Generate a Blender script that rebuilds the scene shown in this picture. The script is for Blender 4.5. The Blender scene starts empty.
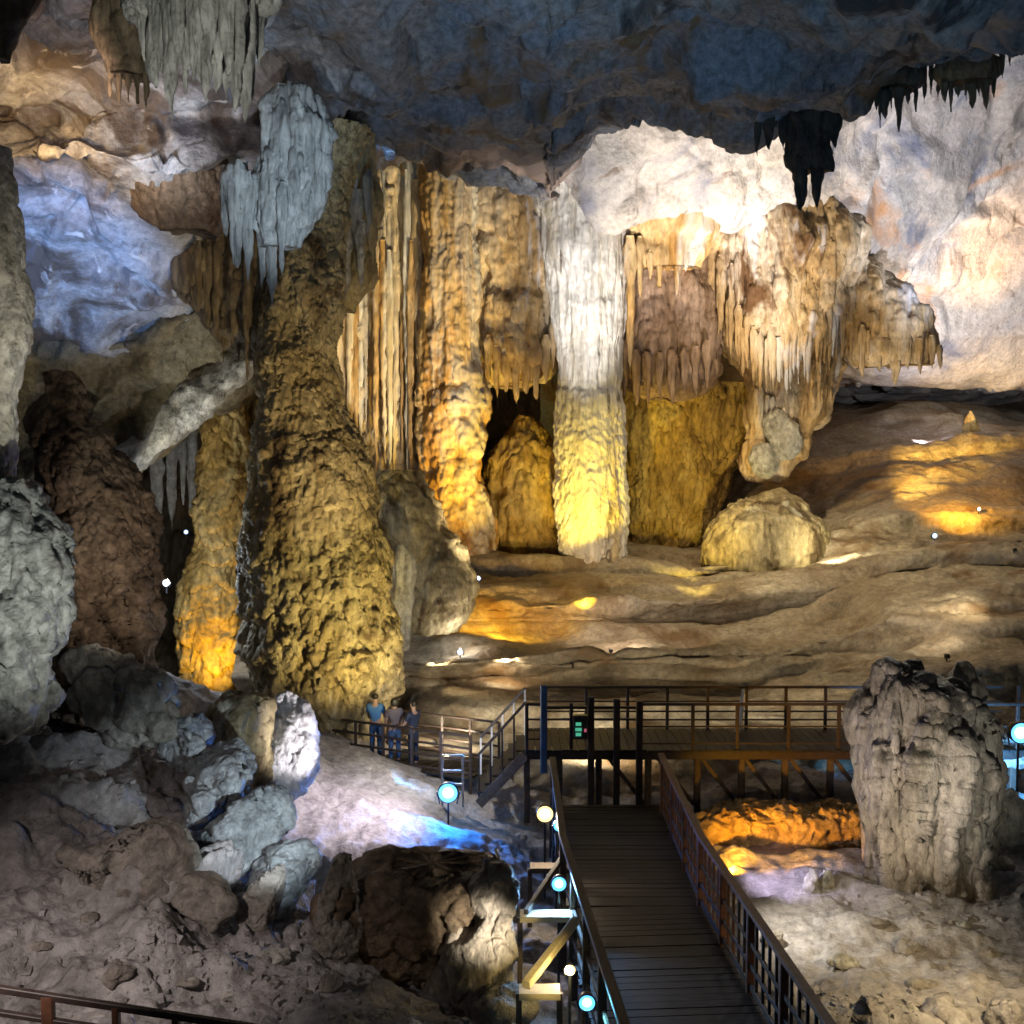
import bpy, math, random
import numpy as np
from mathutils import Vector

# ------------------------------------------------------------------ scene
scene = bpy.context.scene
C = scene.collection
random.seed(11)
R0 = np.random.default_rng(5)
F = 1100.0                                   # focal length in pixels of the 1024 frame
TILT = math.atan(62 / F)                     # the eye looks a little down
CT, ST = math.cos(TILT), math.sin(TILT)

def P(px, py, Y):
    """world point seen at pixel (px, py) at forward distance Y"""
    px = np.asarray(px, float); py = np.asarray(py, float); Y = np.asarray(Y, float)
    u = (px - 512) / F; v = (512 - py) / F
    s = Y / (CT + v * ST)
    return np.stack(np.broadcast_arrays(u * s, Y, (v * CT - ST) * s), -1)

# ------------------------------------------------------------------ noise
_perm = R0.permutation(256); _perm = np.concatenate([_perm, _perm, _perm])
_g = R0.normal(size=(256, 3)); _g /= np.linalg.norm(_g, axis=1)[:, None]; _g = _g.astype(np.float32)
_rp = R0.random((256, 3)).astype(np.float32); _rv = R0.random(256).astype(np.float32)

def pn(p):
    p = np.asarray(p, np.float32)
    fl = np.floor(p); f = p - fl; i = fl.astype(np.int64) & 255
    u = f * f * f * (f * (f * 6 - 15) + 10)
    out = 0
    for dx in (0, 1):
        wx = u[..., 0] if dx else 1 - u[..., 0]
        a = _perm[(i[..., 0] + dx) & 255]
        for dy in (0, 1):
            wy = u[..., 1] if dy else 1 - u[..., 1]
            b = _perm[a + ((i[..., 1] + dy) & 255)]
            for dz in (0, 1):
                wz = u[..., 2] if dz else 1 - u[..., 2]
                g = _g[_perm[b + ((i[..., 2] + dz) & 255)]]
                d = g[..., 0] * (f[..., 0] - dx) + g[..., 1] * (f[..., 1] - dy) + g[..., 2] * (f[..., 2] - dz)
                out = out + wx * wy * wz * d
    return out * 1.5

def fbm(p, f, o=5, gain=.5):
    p = np.asarray(p, np.float32) * f; a = 1; s = 0
    for k in range(o):
        s = s + a * pn(p + k * 17.3); p = p * 2.03; a *= gain
    return s

def ridged(p, f, o=4, gain=.5):
    p = np.asarray(p, np.float32) * f; a = 1; s = 0
    for k in range(o):
        s = s + a * (1 - 2 * np.abs(pn(p + k * 9.7))); p = p * 2.1; a *= gain
    return s * .5

def vec3(p, f, a):
    return p + a * np.stack([pn(p * f + 3.1), pn(p * f + 41.7), pn(p * f + 77.9)], -1)

def worley(p, full=False):
    p = np.asarray(p, np.float32)
    fl = np.floor(p); best = np.full(p.shape[:-1], 9., np.float32); f2 = best.copy()
    idx = np.zeros(p.shape[:-1], np.int64); bv = np.zeros(p.shape, np.float32)
    i0 = fl.astype(np.int64)
    for dx in (-1, 0, 1):
        for dy in (-1, 0, 1):
            for dz in (-1, 0, 1):
                h = _perm[_perm[_perm[(i0[..., 0] + dx) & 255] + ((i0[..., 1] + dy) & 255)] + ((i0[..., 2] + dz) & 255)]
                v = p - (fl + np.array([dx, dy, dz], np.float32) + _rp[h])
                d = (v * v).sum(-1)
                m = d < best
                f2 = np.where(m, best, np.minimum(f2, d))
                best = np.where(m, d, best)
                if full:
                    idx = np.where(m, h, idx); bv = np.where(m[..., None], v, bv)
    if full:
        return np.sqrt(best), np.sqrt(f2), idx, bv
    return np.sqrt(best), np.sqrt(f2)

def facet(p, f, tilt=.6):
    """broken rock: each cell is a tilted plane, creased where cells meet"""
    q = vec3(np.asarray(p, np.float32), f * .7, .35 / f) * f
    f1, f2, idx, v = worley(q, True)
    s = np.clip((f2 - f1) / .22, 0, 1); s = s * s * (3 - 2 * s)
    return ((_rv[idx] - .5) + tilt * (v * (_g[idx])).sum(-1) * 1.6) * s - .12 * (1 - s)

def pits(p, f, zs=.6):
    q = vec3(np.asarray(p, np.float32) * np.array([f, f, f * zs], np.float32), .8, .5)
    f1, f2 = worley(q)
    return -np.clip(.42 - f1, 0, 1) * 2.2

def popcorn(p, f, zs=1.0, warp=.35):
    q = np.asarray(p, np.float32) * np.array([f, f, f * zs], np.float32)
    q = vec3(q, .8, warp)
    f1, f2 = worley(q)
    return 1 - np.minimum(f1 * 1.15, 1.1) ** 2 - .5

def drips(p, f, warp=.9):
    """tiers whose lower lip hangs over the one below"""
    p = np.asarray(p, np.float32)
    t = p[..., 2] * f + warp * pn(p * np.array([.9, .9, .25], np.float32) * f) + .5 * warp * pn(p * np.array([3.4, 3.4, .5], np.float32) * f)
    fr = t - np.floor(t)
    return np.minimum((1 - fr), fr * 7) - .45

# ------------------------------------------------------------------ mesh
def props(o, label=None, cat=None, group=None, kind=None):
    if label: o['label'] = label
    if cat: o['category'] = cat
    if group: o['group'] = group
    if kind: o['kind'] = kind
    return o

def link(name, me, mat, parent, org):
    o = bpy.data.objects.new(name, me); C.objects.link(o)
    if mat: me.materials.append(mat)
    if parent is not None:
        o.parent = parent
        o.location = Vector(org) - Vector(parent['org'])
    else:
        o.location = Vector(org)
    o['org'] = [float(c) for c in org]
    return o

def mesh(name, V, faces, mat, parent=None, smooth=True, org=None):
    V = np.asarray(V, np.float32).reshape(-1, 3)
    if org is None:
        lo, hi = V.min(0), V.max(0); org = ((lo[0] + hi[0]) / 2, (lo[1] + hi[1]) / 2, lo[2])
    V = V - np.asarray(org, np.float32)
    me = bpy.data.meshes.new(name)
    lens = np.concatenate([np.full(len(f), f.shape[1]) for f in faces])
    idx = np.concatenate([f.reshape(-1) for f in faces]).astype(np.int32)
    me.vertices.add(len(V)); me.vertices.foreach_set('co', V.reshape(-1))
    me.loops.add(len(idx)); me.loops.foreach_set('vertex_index', idx)
    me.polygons.add(len(lens))
    me.polygons.foreach_set('loop_start', np.concatenate([[0], np.cumsum(lens)[:-1]]).astype(np.int32))
    if smooth: me.polygons.foreach_set('use_smooth', np.ones(len(lens), bool))
    me.update(calc_edges=True); me.validate()
    if not smooth: me.shade_flat()
    return link(name, me, mat, parent, org)

def empty(name, loc):
    o = bpy.data.objects.new(name, None); C.objects.link(o); o.location = Vector(loc)
    o.empty_display_size = .2; o['org'] = [float(c) for c in loc]
    return o

def quads(n, m, wrap=False, flip=False):
    a = np.arange(n * m).reshape(n, m)
    if wrap: a = np.concatenate([a, a[:, :1]], 1)
    q = np.stack([a[:-1, :-1], a[:-1, 1:], a[1:, 1:], a[1:, :-1]], -1).reshape(-1, 4)
    return q[:, ::-1] if flip else q

def normals(V, wrap=False):
    if wrap:
        W = np.concatenate([V[:, -1:], V, V[:, :1]], 1)
        dv = (W[:, 2:] - W[:, :-2])
    else:
        dv = np.gradient(V, axis=1)
    du = np.gradient(V, axis=0)
    n = np.cross(du, dv)
    return n / (np.linalg.norm(n, axis=-1, keepdims=True) + 1e-9)

def cat_rom(A, counts):
    """upsample axis 0 of A through its rows, counts[i] steps in segment i"""
    A = np.asarray(A, float); n = len(A); out = []
    for i in range(n - 1):
        p0 = A[i - 1] if i > 0 else 2 * A[0] - A[1]
        p1, p2 = A[i], A[i + 1]
        p3 = A[i + 2] if i + 2 < n else 2 * A[-1] - A[-2]
        k = counts[i] + (1 if i == n - 2 else 0)
        t = (np.arange(k) / counts[i]).reshape((-1,) + (1,) * (A.ndim - 1))
        out.append(.5 * (2 * p1 + (p2 - p0) * t + (2 * p0 - 5 * p1 + 4 * p2 - p3) * t ** 2 + (3 * p1 - p0 - 3 * p2 + p3) * t ** 3))
    return np.concatenate(out)

def sheet(name, cols, rows, mat, disp, step=1.9, rowmin=4, parent=None):
    """rock face through control points; displaced along its own normal, towards the chamber"""
    nC = len(cols)
    A = np.zeros((len(rows), nC, 3))
    for r, (py, Y) in enumerate(rows):
        A[r, :, 0] = cols; A[r, :, 1] = py; A[r, :, 2] = Y
    W = P(A[..., 0], A[..., 1], A[..., 2])
    cc = [max(3, int(abs(cols[i + 1] - cols[i]) / step)) for i in range(nC - 1)]
    rc = []
    for r in range(len(rows) - 1):
        d = np.abs(A[r + 1, :, 1] - A[r, :, 1]).mean() / step
        rc.append(int(max(rowmin, d)))
    W = cat_rom(W, rc); W = np.swapaxes(cat_rom(np.swapaxes(W, 0, 1), cc), 0, 1)
    for d in disp:
        n = normals(W)
        if (n * W).sum() > 0: n = -n
        r = d(W)
        W = W + (n * r[..., None] if r.ndim == 2 else r)
    n = normals(W)
    return mesh(name, W, [quads(W.shape[0], W.shape[1], flip=(n * W).sum() < 0)], mat, parent)

def lathe(name, Y, rows, mat, disp=(), sy=.85, step=1.5, parent=None, yoff=None, lobes=None, maxang=520, sq=2.0, turn=0.):
    """solid of the silhouette rows (py, left px, right px) standing at distance Y"""
    rows = np.array(sorted(rows), float)
    py, xl, xr = rows[:, 0], rows[:, 1], rows[:, 2]
    A = np.stack([py, xl, xr], -1)
    cnt = [max(2, int((py[i + 1] - py[i]) / step)) for i in range(len(py) - 1)]
    A = cat_rom(A, cnt); py, xl, xr = A.T
    xr = np.maximum(xr, xl + .6)
    wmax = (xr - xl).max()
    m = int(min(maxang, max(14, wmax * 3.14 / step)))
    Yv = np.full(len(py), float(Y))
    if yoff is not None:
        Yv = Yv + np.interp(py, [a for a, _ in yoff], [b for _, b in yoff])
    c = P((xl + xr) / 2, py, Yv); r = (xr - xl) / 2 / F * Yv
    th = np.arange(m) / m * 2 * np.pi
    V = np.zeros((len(py), m, 3))
    k = 1 if lobes is None else 1 + lobes[1] * np.cos(lobes[0] * th + 1.3 * np.sin(th))[None, :] 
    cs, sn = np.cos(th), np.sin(th)
    if sq != 2.0:
        q = (np.abs(cs) ** sq + np.abs(sn) ** sq) ** (-1 / sq); cs, sn = cs * q, sn * q
    V[..., 0] = c[:, None, 0] + r[:, None] * cs * k
    V[..., 1] = c[:, None, 1] + r[:, None] * (sy * sn + turn * cs) * k
    V[..., 2] = c[:, None, 2]
    for d in disp:
        n = normals(V, True)
        out = V - c[:, None, :]
        if (n * out).sum() < 0: n = -n
        n = n * np.array([1, 1, .6]); 
        fade = np.minimum(1, r / (r.max() * .12 + 1e-6))[:, None]
        V = V + n * (d(V) * fade)[..., None]
    N = len(py) * m
    V2 = np.concatenate([V.reshape(-1, 3), V[0].mean(0)[None], V[-1].mean(0)[None]])
    a = np.arange(m); b = np.roll(a, -1)
    top = np.stack([np.full(m, N), b, a], -1); bot = np.stack([np.full(m, N + 1), a + N - m, b + N - m], -1)
    n = normals(V, True)
    flip = (n * (V - c[:, None, :])).sum() < 0
    q = quads(len(py), m, True, flip=not flip)
    if flip: pass
    return mesh(name, V2, [q, top, bot], mat, parent)

def boulder(name, c, rad, mat, disp=(), cuts=0, seed=0, parent=None, res=.05, power=2.0, rot=0, tiltm=None):
    """closed weathered block: rounded body, a few planes broken off, then worn"""
    g = np.random.default_rng(seed)
    n = int(np.clip(max(rad) * 3.14 / res, 16, 300)); m = 2 * n
    ph = (np.arange(n + 1) / n) * np.pi; th = np.arange(m) / m * 2 * np.pi
    d = np.stack([np.sin(ph)[:, None] * np.cos(th), np.sin(ph)[:, None] * np.sin(th), np.cos(ph)[:, None] * np.ones(m)], -1)
    s = (np.abs(d) ** power).sum(-1, keepdims=True) ** (-1 / power)
    V = d * s
    for _ in range(cuts):
        k = g.normal(size=3); k /= np.linalg.norm(k); h = g.uniform(.36, .74)
        e = np.maximum((V * k).sum(-1) - h, 0); V = V - k * e[..., None] * .92
    V = V * np.array(rad)
    if rot:
        cr, sr = math.cos(rot), math.sin(rot)
        V = np.stack([V[..., 0] * cr - V[..., 1] * sr, V[..., 0] * sr + V[..., 1] * cr, V[..., 2]], -1)
    if tiltm is not None:          # lean about the y axis
        cr, sr = math.cos(tiltm), math.sin(tiltm)
        V = np.stack([V[..., 0] * cr + V[..., 2] * sr, V[..., 1], -V[..., 0] * sr + V[..., 2] * cr], -1)
    V = V + np.asarray(c)
    for f in disp:
        nn = normals(V, True)
        if (nn * (V - np.asarray(c))).sum() < 0: nn = -nn
        fade = np.minimum(1, np.sin(ph) * 6)[:, None]
        V = V + nn * (f(V) * fade)[..., None]
    V[0] = V[0].mean(0); V[-1] = V[-1].mean(0)
    nn = normals(V, True)
    return mesh(name, V, [quads(n + 1, m, True, flip=(nn * (V - np.asarray(c))).sum() > 0)], mat, parent)

def beam(name, a, b, w, h, mat, parent=None, bev=.12):
    """squared timber or bar from a to b with worn (chamfered) edges"""
    a = np.asarray(a, float); b = np.asarray(b, float); d = b - a; L = np.linalg.norm(d); d /= L
    up = np.array([0, 0, 1.]) if abs(d[2]) < .9 else np.array([0, 1., 0])
    x = np.cross(d, up); x /= np.linalg.norm(x); z = np.cross(x, d)
    k = bev * min(w, h)
    pts = [(-w / 2 + k, -h / 2), (w / 2 - k, -h / 2), (w / 2, -h / 2 + k), (w / 2, h / 2 - k), (w / 2 - k, h / 2), (-w / 2 + k, h / 2), (-w / 2, h / 2 - k), (-w / 2, -h / 2 + k)]
    V = [e + x * p + z * q for e in (a, b) for p, q in pts]
    f4 = np.array([[i, (i + 1) % 8, (i + 1) % 8 + 8, i + 8] for i in range(8)])
    f8 = np.array([list(range(7, -1, -1)), list(range(8, 16))])
    return mesh(name, V, [f4, f8], mat, parent, smooth=False)

def boxes(name, items, mat, parent=None):
    """several boards of one deck, surface pattern of one part: (centre, size)"""
    V, Fc = [], []
    cube = np.array([[x, y, z] for x in (-.5, .5) for y in (-.5, .5) for z in (-.5, .5)])
    fc = np.array([[0, 1, 3, 2], [4, 6, 7, 5], [0, 4, 5, 1], [2, 3, 7, 6], [0, 2, 6, 4], [1, 5, 7, 3]])
    for k, (c, s, r) in enumerate(items):
        q = cube * np.array(s); cr, sr = math.cos(r), math.sin(r)
        q = np.stack([q[:, 0] * cr - q[:, 1] * sr, q[:, 0] * sr + q[:, 1] * cr, q[:, 2]], -1) + np.array(c)
        V.append(q); Fc.append(fc + 8 * k)
    return mesh(name, np.concatenate(V), [np.concatenate(Fc)], mat, parent, smooth=False)

def stalactite(parent, px, y0, y1, w, Y, mat, bend=0., amp=.10, flute=True, name='stalactite', tip=.12, belly=.0):
    """one hanging tapered stone icicle, root at y0, tip at y1 (pixels)"""
    n = 7; rows = []
    L = y1 - y0
    for i in range(n + 1):
        t = i / n
        r = w / 2 * ((1 - t) ** .62 * (1 - tip) + tip * (1 - t ** 4)) * (1 + belly * math.sin(t * 3.1))
        r *= min(1, .45 + t * 4); cx = px + bend * t * t
        rows.append((y0 + L * t, cx - r, cx + r))
    s = w / F * Y
    ds = [lambda p: amp * s * 1.5 * fbm(p * np.array([1, 1, .4], np.float32), 1.2 / max(s, .15), 3)]
    if flute: ds.append(lambda p: amp * s * 1.8 * pn(p * np.array([4.2 / s, 4.2 / s, .22 / s], np.float32)) + amp * s * .7 * pn(p * np.array([11 / s, 11 / s, .8 / s], np.float32)))
    return lathe(name, Y, rows, mat, ds, sy=.8, step=2.0, parent=parent)

# ------------------------------------------------------------------ materials
def lin(c):
    return tuple((v / 255 / 12.92) if v / 255 <= .04045 else ((v / 255 + .055) / 1.055) ** 2.4 for v in c) + (1,)

def rock(name, cols, scale=.5, streak=0., fine=.5, bump=1.0, bsc=9., rough=(.42, .85), dist=.07, vor=.3, blot=None, spec=.35):
    m = bpy.data.materials.new(name); m.use_nodes = True
    N, L = m.node_tree.nodes, m.node_tree.links
    b = N['Principled BSDF']; b.inputs['Specular IOR Level'].default_value = spec
    g = N.new('ShaderNodeNewGeometry')
    mp = N.new('ShaderNodeMapping'); mp.inputs['Scale'].default_value = (1, 1, 1 - streak)
    L.new(g.outputs['Position'], mp.inputs['Vector'])
    n1 = N.new('ShaderNodeTexNoise'); n1.inputs['Scale'].default_value = scale; n1.inputs['Detail'].default_value = 10
    n1.inputs['Roughness'].default_value = .62; n1.inputs['Distortion'].default_value = .5
    L.new(mp.outputs[0], n1.inputs['Vector'])
    r = N.new('ShaderNodeValToRGB'); e = r.color_ramp.elements
    k = len(cols)
    while len(e) < k: e.new(.5)
    for i, c in enumerate(cols):
        e[i].position = .30 + .42 * i / (k - 1); e[i].color = c if len(c) == 4 else tuple(c) + (1,)
    L.new(n1.outputs['Fac'], r.inputs['Fac'])
    n2 = N.new('ShaderNodeTexNoise'); n2.inputs['Scale'].default_value = 5.5; n2.inputs['Detail'].default_value = 8; n2.inputs['Roughness'].default_value = .7
    L.new(mp.outputs[0], n2.inputs['Vector'])
    mr = N.new('ShaderNodeMapRange'); mr.inputs['From Min'].default_value = .3; mr.inputs['From Max'].default_value = .7
    mr.inputs['To Min'].default_value = 1 - fine * 1.25; mr.inputs['To Max'].default_value = 1 + fine * .75
    L.new(n2.outputs['Fac'], mr.inputs['Value'])
    mx = N.new('ShaderNodeMix'); mx.data_type = 'RGBA'; mx.blend_type = 'MULTIPLY'; mx.inputs['Factor'].default_value = 1
    L.new(r.outputs['Color'], mx.inputs['A']); L.new(mr.outputs[0], mx.inputs['B'])
    last = mx.outputs['Result']
    if blot:                                     # mineral stains with a shape of their own
        for (col, sc, lo, hi) in blot:
            n3 = N.new('ShaderNodeTexNoise'); n3.inputs['Scale'].default_value = sc; n3.inputs['Detail'].default_value = 7
            n3.inputs['Distortion'].default_value = .8; n3.inputs['W' if False else 'Roughness'].default_value = .6
            ad = N.new('ShaderNodeVectorMath'); ad.operation = 'ADD'; ad.inputs[1].default_value = (sc * 31, 7.7 / sc, 3)
            L.new(mp.outputs[0], ad.inputs[0]); L.new(ad.outputs[0], n3.inputs['Vector'])
            m3 = N.new('ShaderNodeMapRange'); m3.inputs['From Min'].default_value = lo; m3.inputs['From Max'].default_value = hi
            L.new(n3.outputs['Fac'], m3.inputs['Value'])
            x3 = N.new('ShaderNodeMix'); x3.data_type = 'RGBA'; x3.inputs['B'].default_value = col if len(col) == 4 else tuple(col) + (1,)
            L.new(m3.outputs[0], x3.inputs['Factor']); L.new(last, x3.inputs['A']); last = x3.outputs['Result']
    L.new(last, b.inputs['Base Color'])
    m4 = N.new('ShaderNodeMapRange'); m4.inputs['To Min'].default_value = rough[0]; m4.inputs['To Max'].default_value = rough[1]
    L.new(n1.outputs['Fac'], m4.inputs['Value']); L.new(m4.outputs[0], b.inputs['Roughness'])
    nb = N.new('ShaderNodeTexNoise'); nb.inputs['Scale'].default_value = bsc; nb.inputs['Detail'].default_value = 8; nb.inputs['Roughness'].default_value = .68
    mp2 = N.new('ShaderNodeMapping'); mp2.inputs['Scale'].default_value = (1, 1, 1 - streak * .8); L.new(g.outputs['Position'], mp2.inputs['Vector'])
    L.new(mp2.outputs[0], nb.inputs['Vector'])
    bp = N.new('ShaderNodeBump'); bp.inputs['Strength'].default_value = bump; bp.inputs['Distance'].default_value = dist
    L.new(nb.outputs['Fac'], bp.inputs['Height'])
    n5 = N.new('ShaderNodeTexVoronoi'); n5.inputs['Scale'].default_value = bsc * .55
    wv = N.new('ShaderNodeVectorMath'); wv.operation = 'MULTIPLY_ADD'; wv.inputs[1].default_value = (.35, .35, .35)
    L.new(nb.outputs['Color'], wv.inputs[0]); L.new(mp2.outputs[0], wv.inputs[2]); L.new(wv.outputs[0], n5.inputs['Vector'])
    b2 = N.new('ShaderNodeBump'); b2.inputs['Strength'].default_value = bump * vor; b2.inputs['Distance'].default_value = dist * 1.3; b2.invert = True
    L.new(n5.outputs['Distance'], b2.inputs['Height']); L.new(bp.outputs[0], b2.inputs['Normal']); L.new(b2.outputs[0], b.inputs['Normal'])
    return m

def plain(name, col, rough=.6, metal=0., var=.25, bump=.2, sc=(3, 3, 3), spec=.4):
    m = bpy.data.materials.new(name); m.use_nodes = True
    N, L = m.node_tree.nodes, m.node_tree.links; b = N['Principled BSDF']
    b.inputs['Roughness'].default_value = rough; b.inputs['Metallic'].default_value = metal; b.inputs['Specular IOR Level'].default_value = spec
    t = N.new('ShaderNodeNewGeometry'); mp = N.new('ShaderNodeMapping'); mp.inputs['Scale'].default_value = sc
    L.new(t.outputs['Position'], mp.inputs['Vector'])
    n = N.new('ShaderNodeTexNoise'); n.inputs['Scale'].default_value = 2; n.inputs['Detail'].default_value = 9; n.inputs['Roughness'].default_value = .7
    L.new(mp.outputs[0], n.inputs['Vector'])
    r = N.new('ShaderNodeValToRGB'); e = r.color_ramp.elements
    e[0].position = .3; e[1].position = .7
    e[0].color = tuple(c * (1 - var) for c in col) + (1,); e[1].color = tuple(min(1, c * (1 + var)) for c in col) + (1,)
    L.new(n.outputs['Fac'], r.inputs['Fac']); L.new(r.outputs['Color'], b.inputs['Base Color'])
    bp = N.new('ShaderNodeBump'); bp.inputs['Strength'].default_value = bump; bp.inputs['Distance'].default_value = .02
    L.new(n.outputs['Fac'], bp.inputs['Height']); L.new(bp.outputs[0], b.inputs['Normal'])
    return m

def glow(name, col, s):
    m = bpy.data.materials.new(name); m.use_nodes = True
    N, L = m.node_tree.nodes, m.node_tree.links; b = N['Principled BSDF']
    b.inputs['Base Color'].default_value = (.8, .8, .8, 1)
    b.inputs['Emission Color'].default_value = tuple(col) + (1,); b.inputs['Emission Strength'].default_value = s
    return m

M = {}
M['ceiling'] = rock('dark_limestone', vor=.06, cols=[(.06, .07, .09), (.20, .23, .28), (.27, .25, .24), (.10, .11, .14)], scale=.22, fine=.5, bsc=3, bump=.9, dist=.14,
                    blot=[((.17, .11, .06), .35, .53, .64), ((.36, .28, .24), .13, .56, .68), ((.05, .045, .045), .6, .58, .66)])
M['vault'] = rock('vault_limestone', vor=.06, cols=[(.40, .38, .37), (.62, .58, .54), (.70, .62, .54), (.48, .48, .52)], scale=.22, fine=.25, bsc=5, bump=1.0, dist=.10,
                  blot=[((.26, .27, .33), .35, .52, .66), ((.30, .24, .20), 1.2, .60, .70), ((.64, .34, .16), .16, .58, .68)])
M['slab'] = rock('slab_limestone', vor=.06, cols=[(.22, .22, .24), (.42, .43, .46), (.50, .50, .52), (.26, .25, .25)], scale=.3, fine=.35, bsc=6, bump=1.0, dist=.10,
                 blot=[((.12, .095, .08), .26, .49, .58), ((.13, .13, .15), .9, .56, .66), ((.62, .60, .60), 1.4, .60, .68)])
M['olive'] = rock('olive_limestone', vor=.06, cols=[(.07, .055, .03), (.19, .155, .09), (.28, .24, .16), (.13, .10, .055)], scale=.45, fine=.45, bsc=6, bump=1.0, dist=.10)
M['brown'] = rock('brown_limestone', [(.07, .045, .03), (.17, .115, .07), (.25, .18, .12), (.12, .08, .05)], .6, fine=.5, bsc=8, bump=1.0, dist=.10)
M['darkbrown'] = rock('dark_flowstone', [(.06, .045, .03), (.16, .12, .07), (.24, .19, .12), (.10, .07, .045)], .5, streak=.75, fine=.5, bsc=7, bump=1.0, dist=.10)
M['tan'] = rock('tan_flowstone', [(.22, .16, .07), (.36, .28, .14), (.46, .38, .22), (.28, .20, .09)], .6, blot=[((.10, .065, .03), .9, .54, .64), ((.56, .52, .40), .6, .60, .70)], streak=.6, fine=.45, bsc=7, bump=1.0, dist=.10)
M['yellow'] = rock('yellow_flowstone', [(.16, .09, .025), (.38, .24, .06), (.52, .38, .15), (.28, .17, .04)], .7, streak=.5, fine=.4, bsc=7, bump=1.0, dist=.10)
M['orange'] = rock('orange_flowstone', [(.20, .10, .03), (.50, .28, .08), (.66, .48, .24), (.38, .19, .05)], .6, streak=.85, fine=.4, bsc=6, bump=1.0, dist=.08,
                   blot=[((.62, .58, .52), .5, .52, .62)])
M['white'] = rock('white_calcite', [(.62, .58, .50), (.82, .80, .76), (.74, .70, .62), (.55, .48, .36)], 1.1, streak=.9, fine=.3, bsc=8, bump=1.0, dist=.08,
                  blot=[((.20, .16, .12), 1.5, .61, .68), ((.60, .50, .32), .7, .55, .68)])
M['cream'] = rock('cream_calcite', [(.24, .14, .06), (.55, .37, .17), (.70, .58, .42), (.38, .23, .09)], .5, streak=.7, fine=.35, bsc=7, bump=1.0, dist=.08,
                  blot=[((.68, .66, .68), .4, .56, .64), ((.16, .08, .03), .7, .56, .64)])
M['umber'] = rock('umber_flowstone', [(.13, .08, .045), (.30, .19, .11), (.44, .31, .22), (.20, .12, .07)], .6, streak=.7, fine=.45, bsc=7, bump=1.0, dist=.10)
M['pipe'] = rock('drapery_calcite', [(.36, .24, .11), (.58, .45, .27), (.68, .60, .48), (.32, .19, .07)], .8, streak=.93, fine=.35, bsc=8, bump=1.0, dist=.07)
M['grey'] = rock('grey_dripstone', [(.13, .13, .12), (.30, .30, .28), (.42, .42, .39), (.20, .19, .17)], .9, streak=.7, fine=.45, bsc=8, bump=1.0, dist=.10)
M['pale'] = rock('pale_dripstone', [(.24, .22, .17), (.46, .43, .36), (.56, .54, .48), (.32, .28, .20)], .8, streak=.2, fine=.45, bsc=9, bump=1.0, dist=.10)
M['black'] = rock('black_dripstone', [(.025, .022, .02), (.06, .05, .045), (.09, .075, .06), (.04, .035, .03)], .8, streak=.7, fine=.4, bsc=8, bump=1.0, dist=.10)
M['brownblack'] = rock('brown_black_dripstone', [(.04, .034, .028), (.10, .08, .06), (.15, .12, .09), (.06, .05, .04)], .8, streak=.7, fine=.4, bsc=8, bump=1.0, dist=.08)  # brown-black streaked base tone, a step lighter than the black
M['terrace'] = rock('terrace_flowstone', vor=.06, cols=[(.13, .10, .06), (.35, .28, .19), (.45, .39, .29), (.22, .17, .11)], scale=.3, fine=.4, bsc=4, bump=1.0, dist=.09,
                    blot=[((.18, .11, .05), .35, .54, .66)])
M['ground'] = rock('cave_earth', vor=.06, cols=[(.16, .14, .125), (.34, .31, .29), (.42, .385, .37), (.24, .21, .19)], scale=.45, fine=.4, bsc=7, bump=1.0, dist=.07,
                   blot=[((.12, .09, .07), .8, .60, .70)])
M['boulder'] = rock('boulder_limestone', vor=.06, cols=[(.13, .11, .09), (.28, .24, .20), (.36, .32, .27), (.20, .16, .13)], scale=.6, fine=.5, bsc=9, bump=1.0, dist=.10)
M['wetgrey'] = rock('wet_grey_limestone', [(.14, .15, .15), (.32, .34, .34), (.44, .46, .46), (.20, .20, .19)], .9, fine=.45, bsc=9, bump=1.0, dist=.08, rough=(.3, .6))
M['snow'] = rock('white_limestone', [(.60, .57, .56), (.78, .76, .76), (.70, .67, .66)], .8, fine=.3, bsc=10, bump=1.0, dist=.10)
M['stump'] = rock('stump_dripstone', vor=.2, cols=[(.10, .08, .05), (.30, .25, .19), (.42, .36, .31), (.17, .125, .08)], scale=.8, streak=.65, fine=.45, bsc=9, bump=1.0, dist=.10)
M['rim'] = rock('rimstone_calcite', [(.40, .24, .08), (.58, .38, .14), (.66, .48, .22)], .9, fine=.4, bsc=8, bump=1.0, dist=.10)
M['wood'] = plain('weathered_wood', (.085, .062, .045), .65, var=.5, sc=(6, 1, 6), bump=.4)
M['deckwood'] = plain('deck_wood', (.020, .018, .017), .55, var=.8, sc=(1.2, 7, 7), bump=.4)
M['rail'] = plain('dark_painted_timber', (.045, .03, .024), .5, var=.4, sc=(4, 4, 4))
M['redrail'] = plain('reddish_timber', (.13, .055, .03), .5, var=.4, sc=(4, 4, 4))
M['palewood'] = plain('pale_timber', (.55, .45, .28), .6, var=.25, sc=(2, 2, 9))
M['steel'] = plain('lamp_housing', (.05, .05, .055), .4, metal=.6, var=.2)
M['whitepaint'] = plain('white_paint', (.75, .75, .76), .5, var=.08)
M['bluesteel'] = plain('blue_painted_steel', (.04, .10, .22), .45, var=.2)
M['skin'] = plain('skin', (.45, .28, .19), .55, var=.06, bump=.05)
M['hair'] = plain('black_hair', (.012, .010, .010), .5, var=.3)
M['blueshirt'] = plain('blue_cotton', (.10, .26, .50), .8, var=.15)
M['jeans'] = plain('denim', (.05, .10, .22), .8, var=.2)
M['greyshirt'] = plain('grey_cotton', (.16, .13, .13), .8, var=.15)
M['navy'] = plain('navy_cotton', (.03, .04, .07), .8, var=.2)
M['plum'] = plain('plum_cotton', (.16, .07, .09), .8, var=.2)
f32 = np.float32
def S(a, b, c): return np.array([a, b, c], f32)
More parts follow.
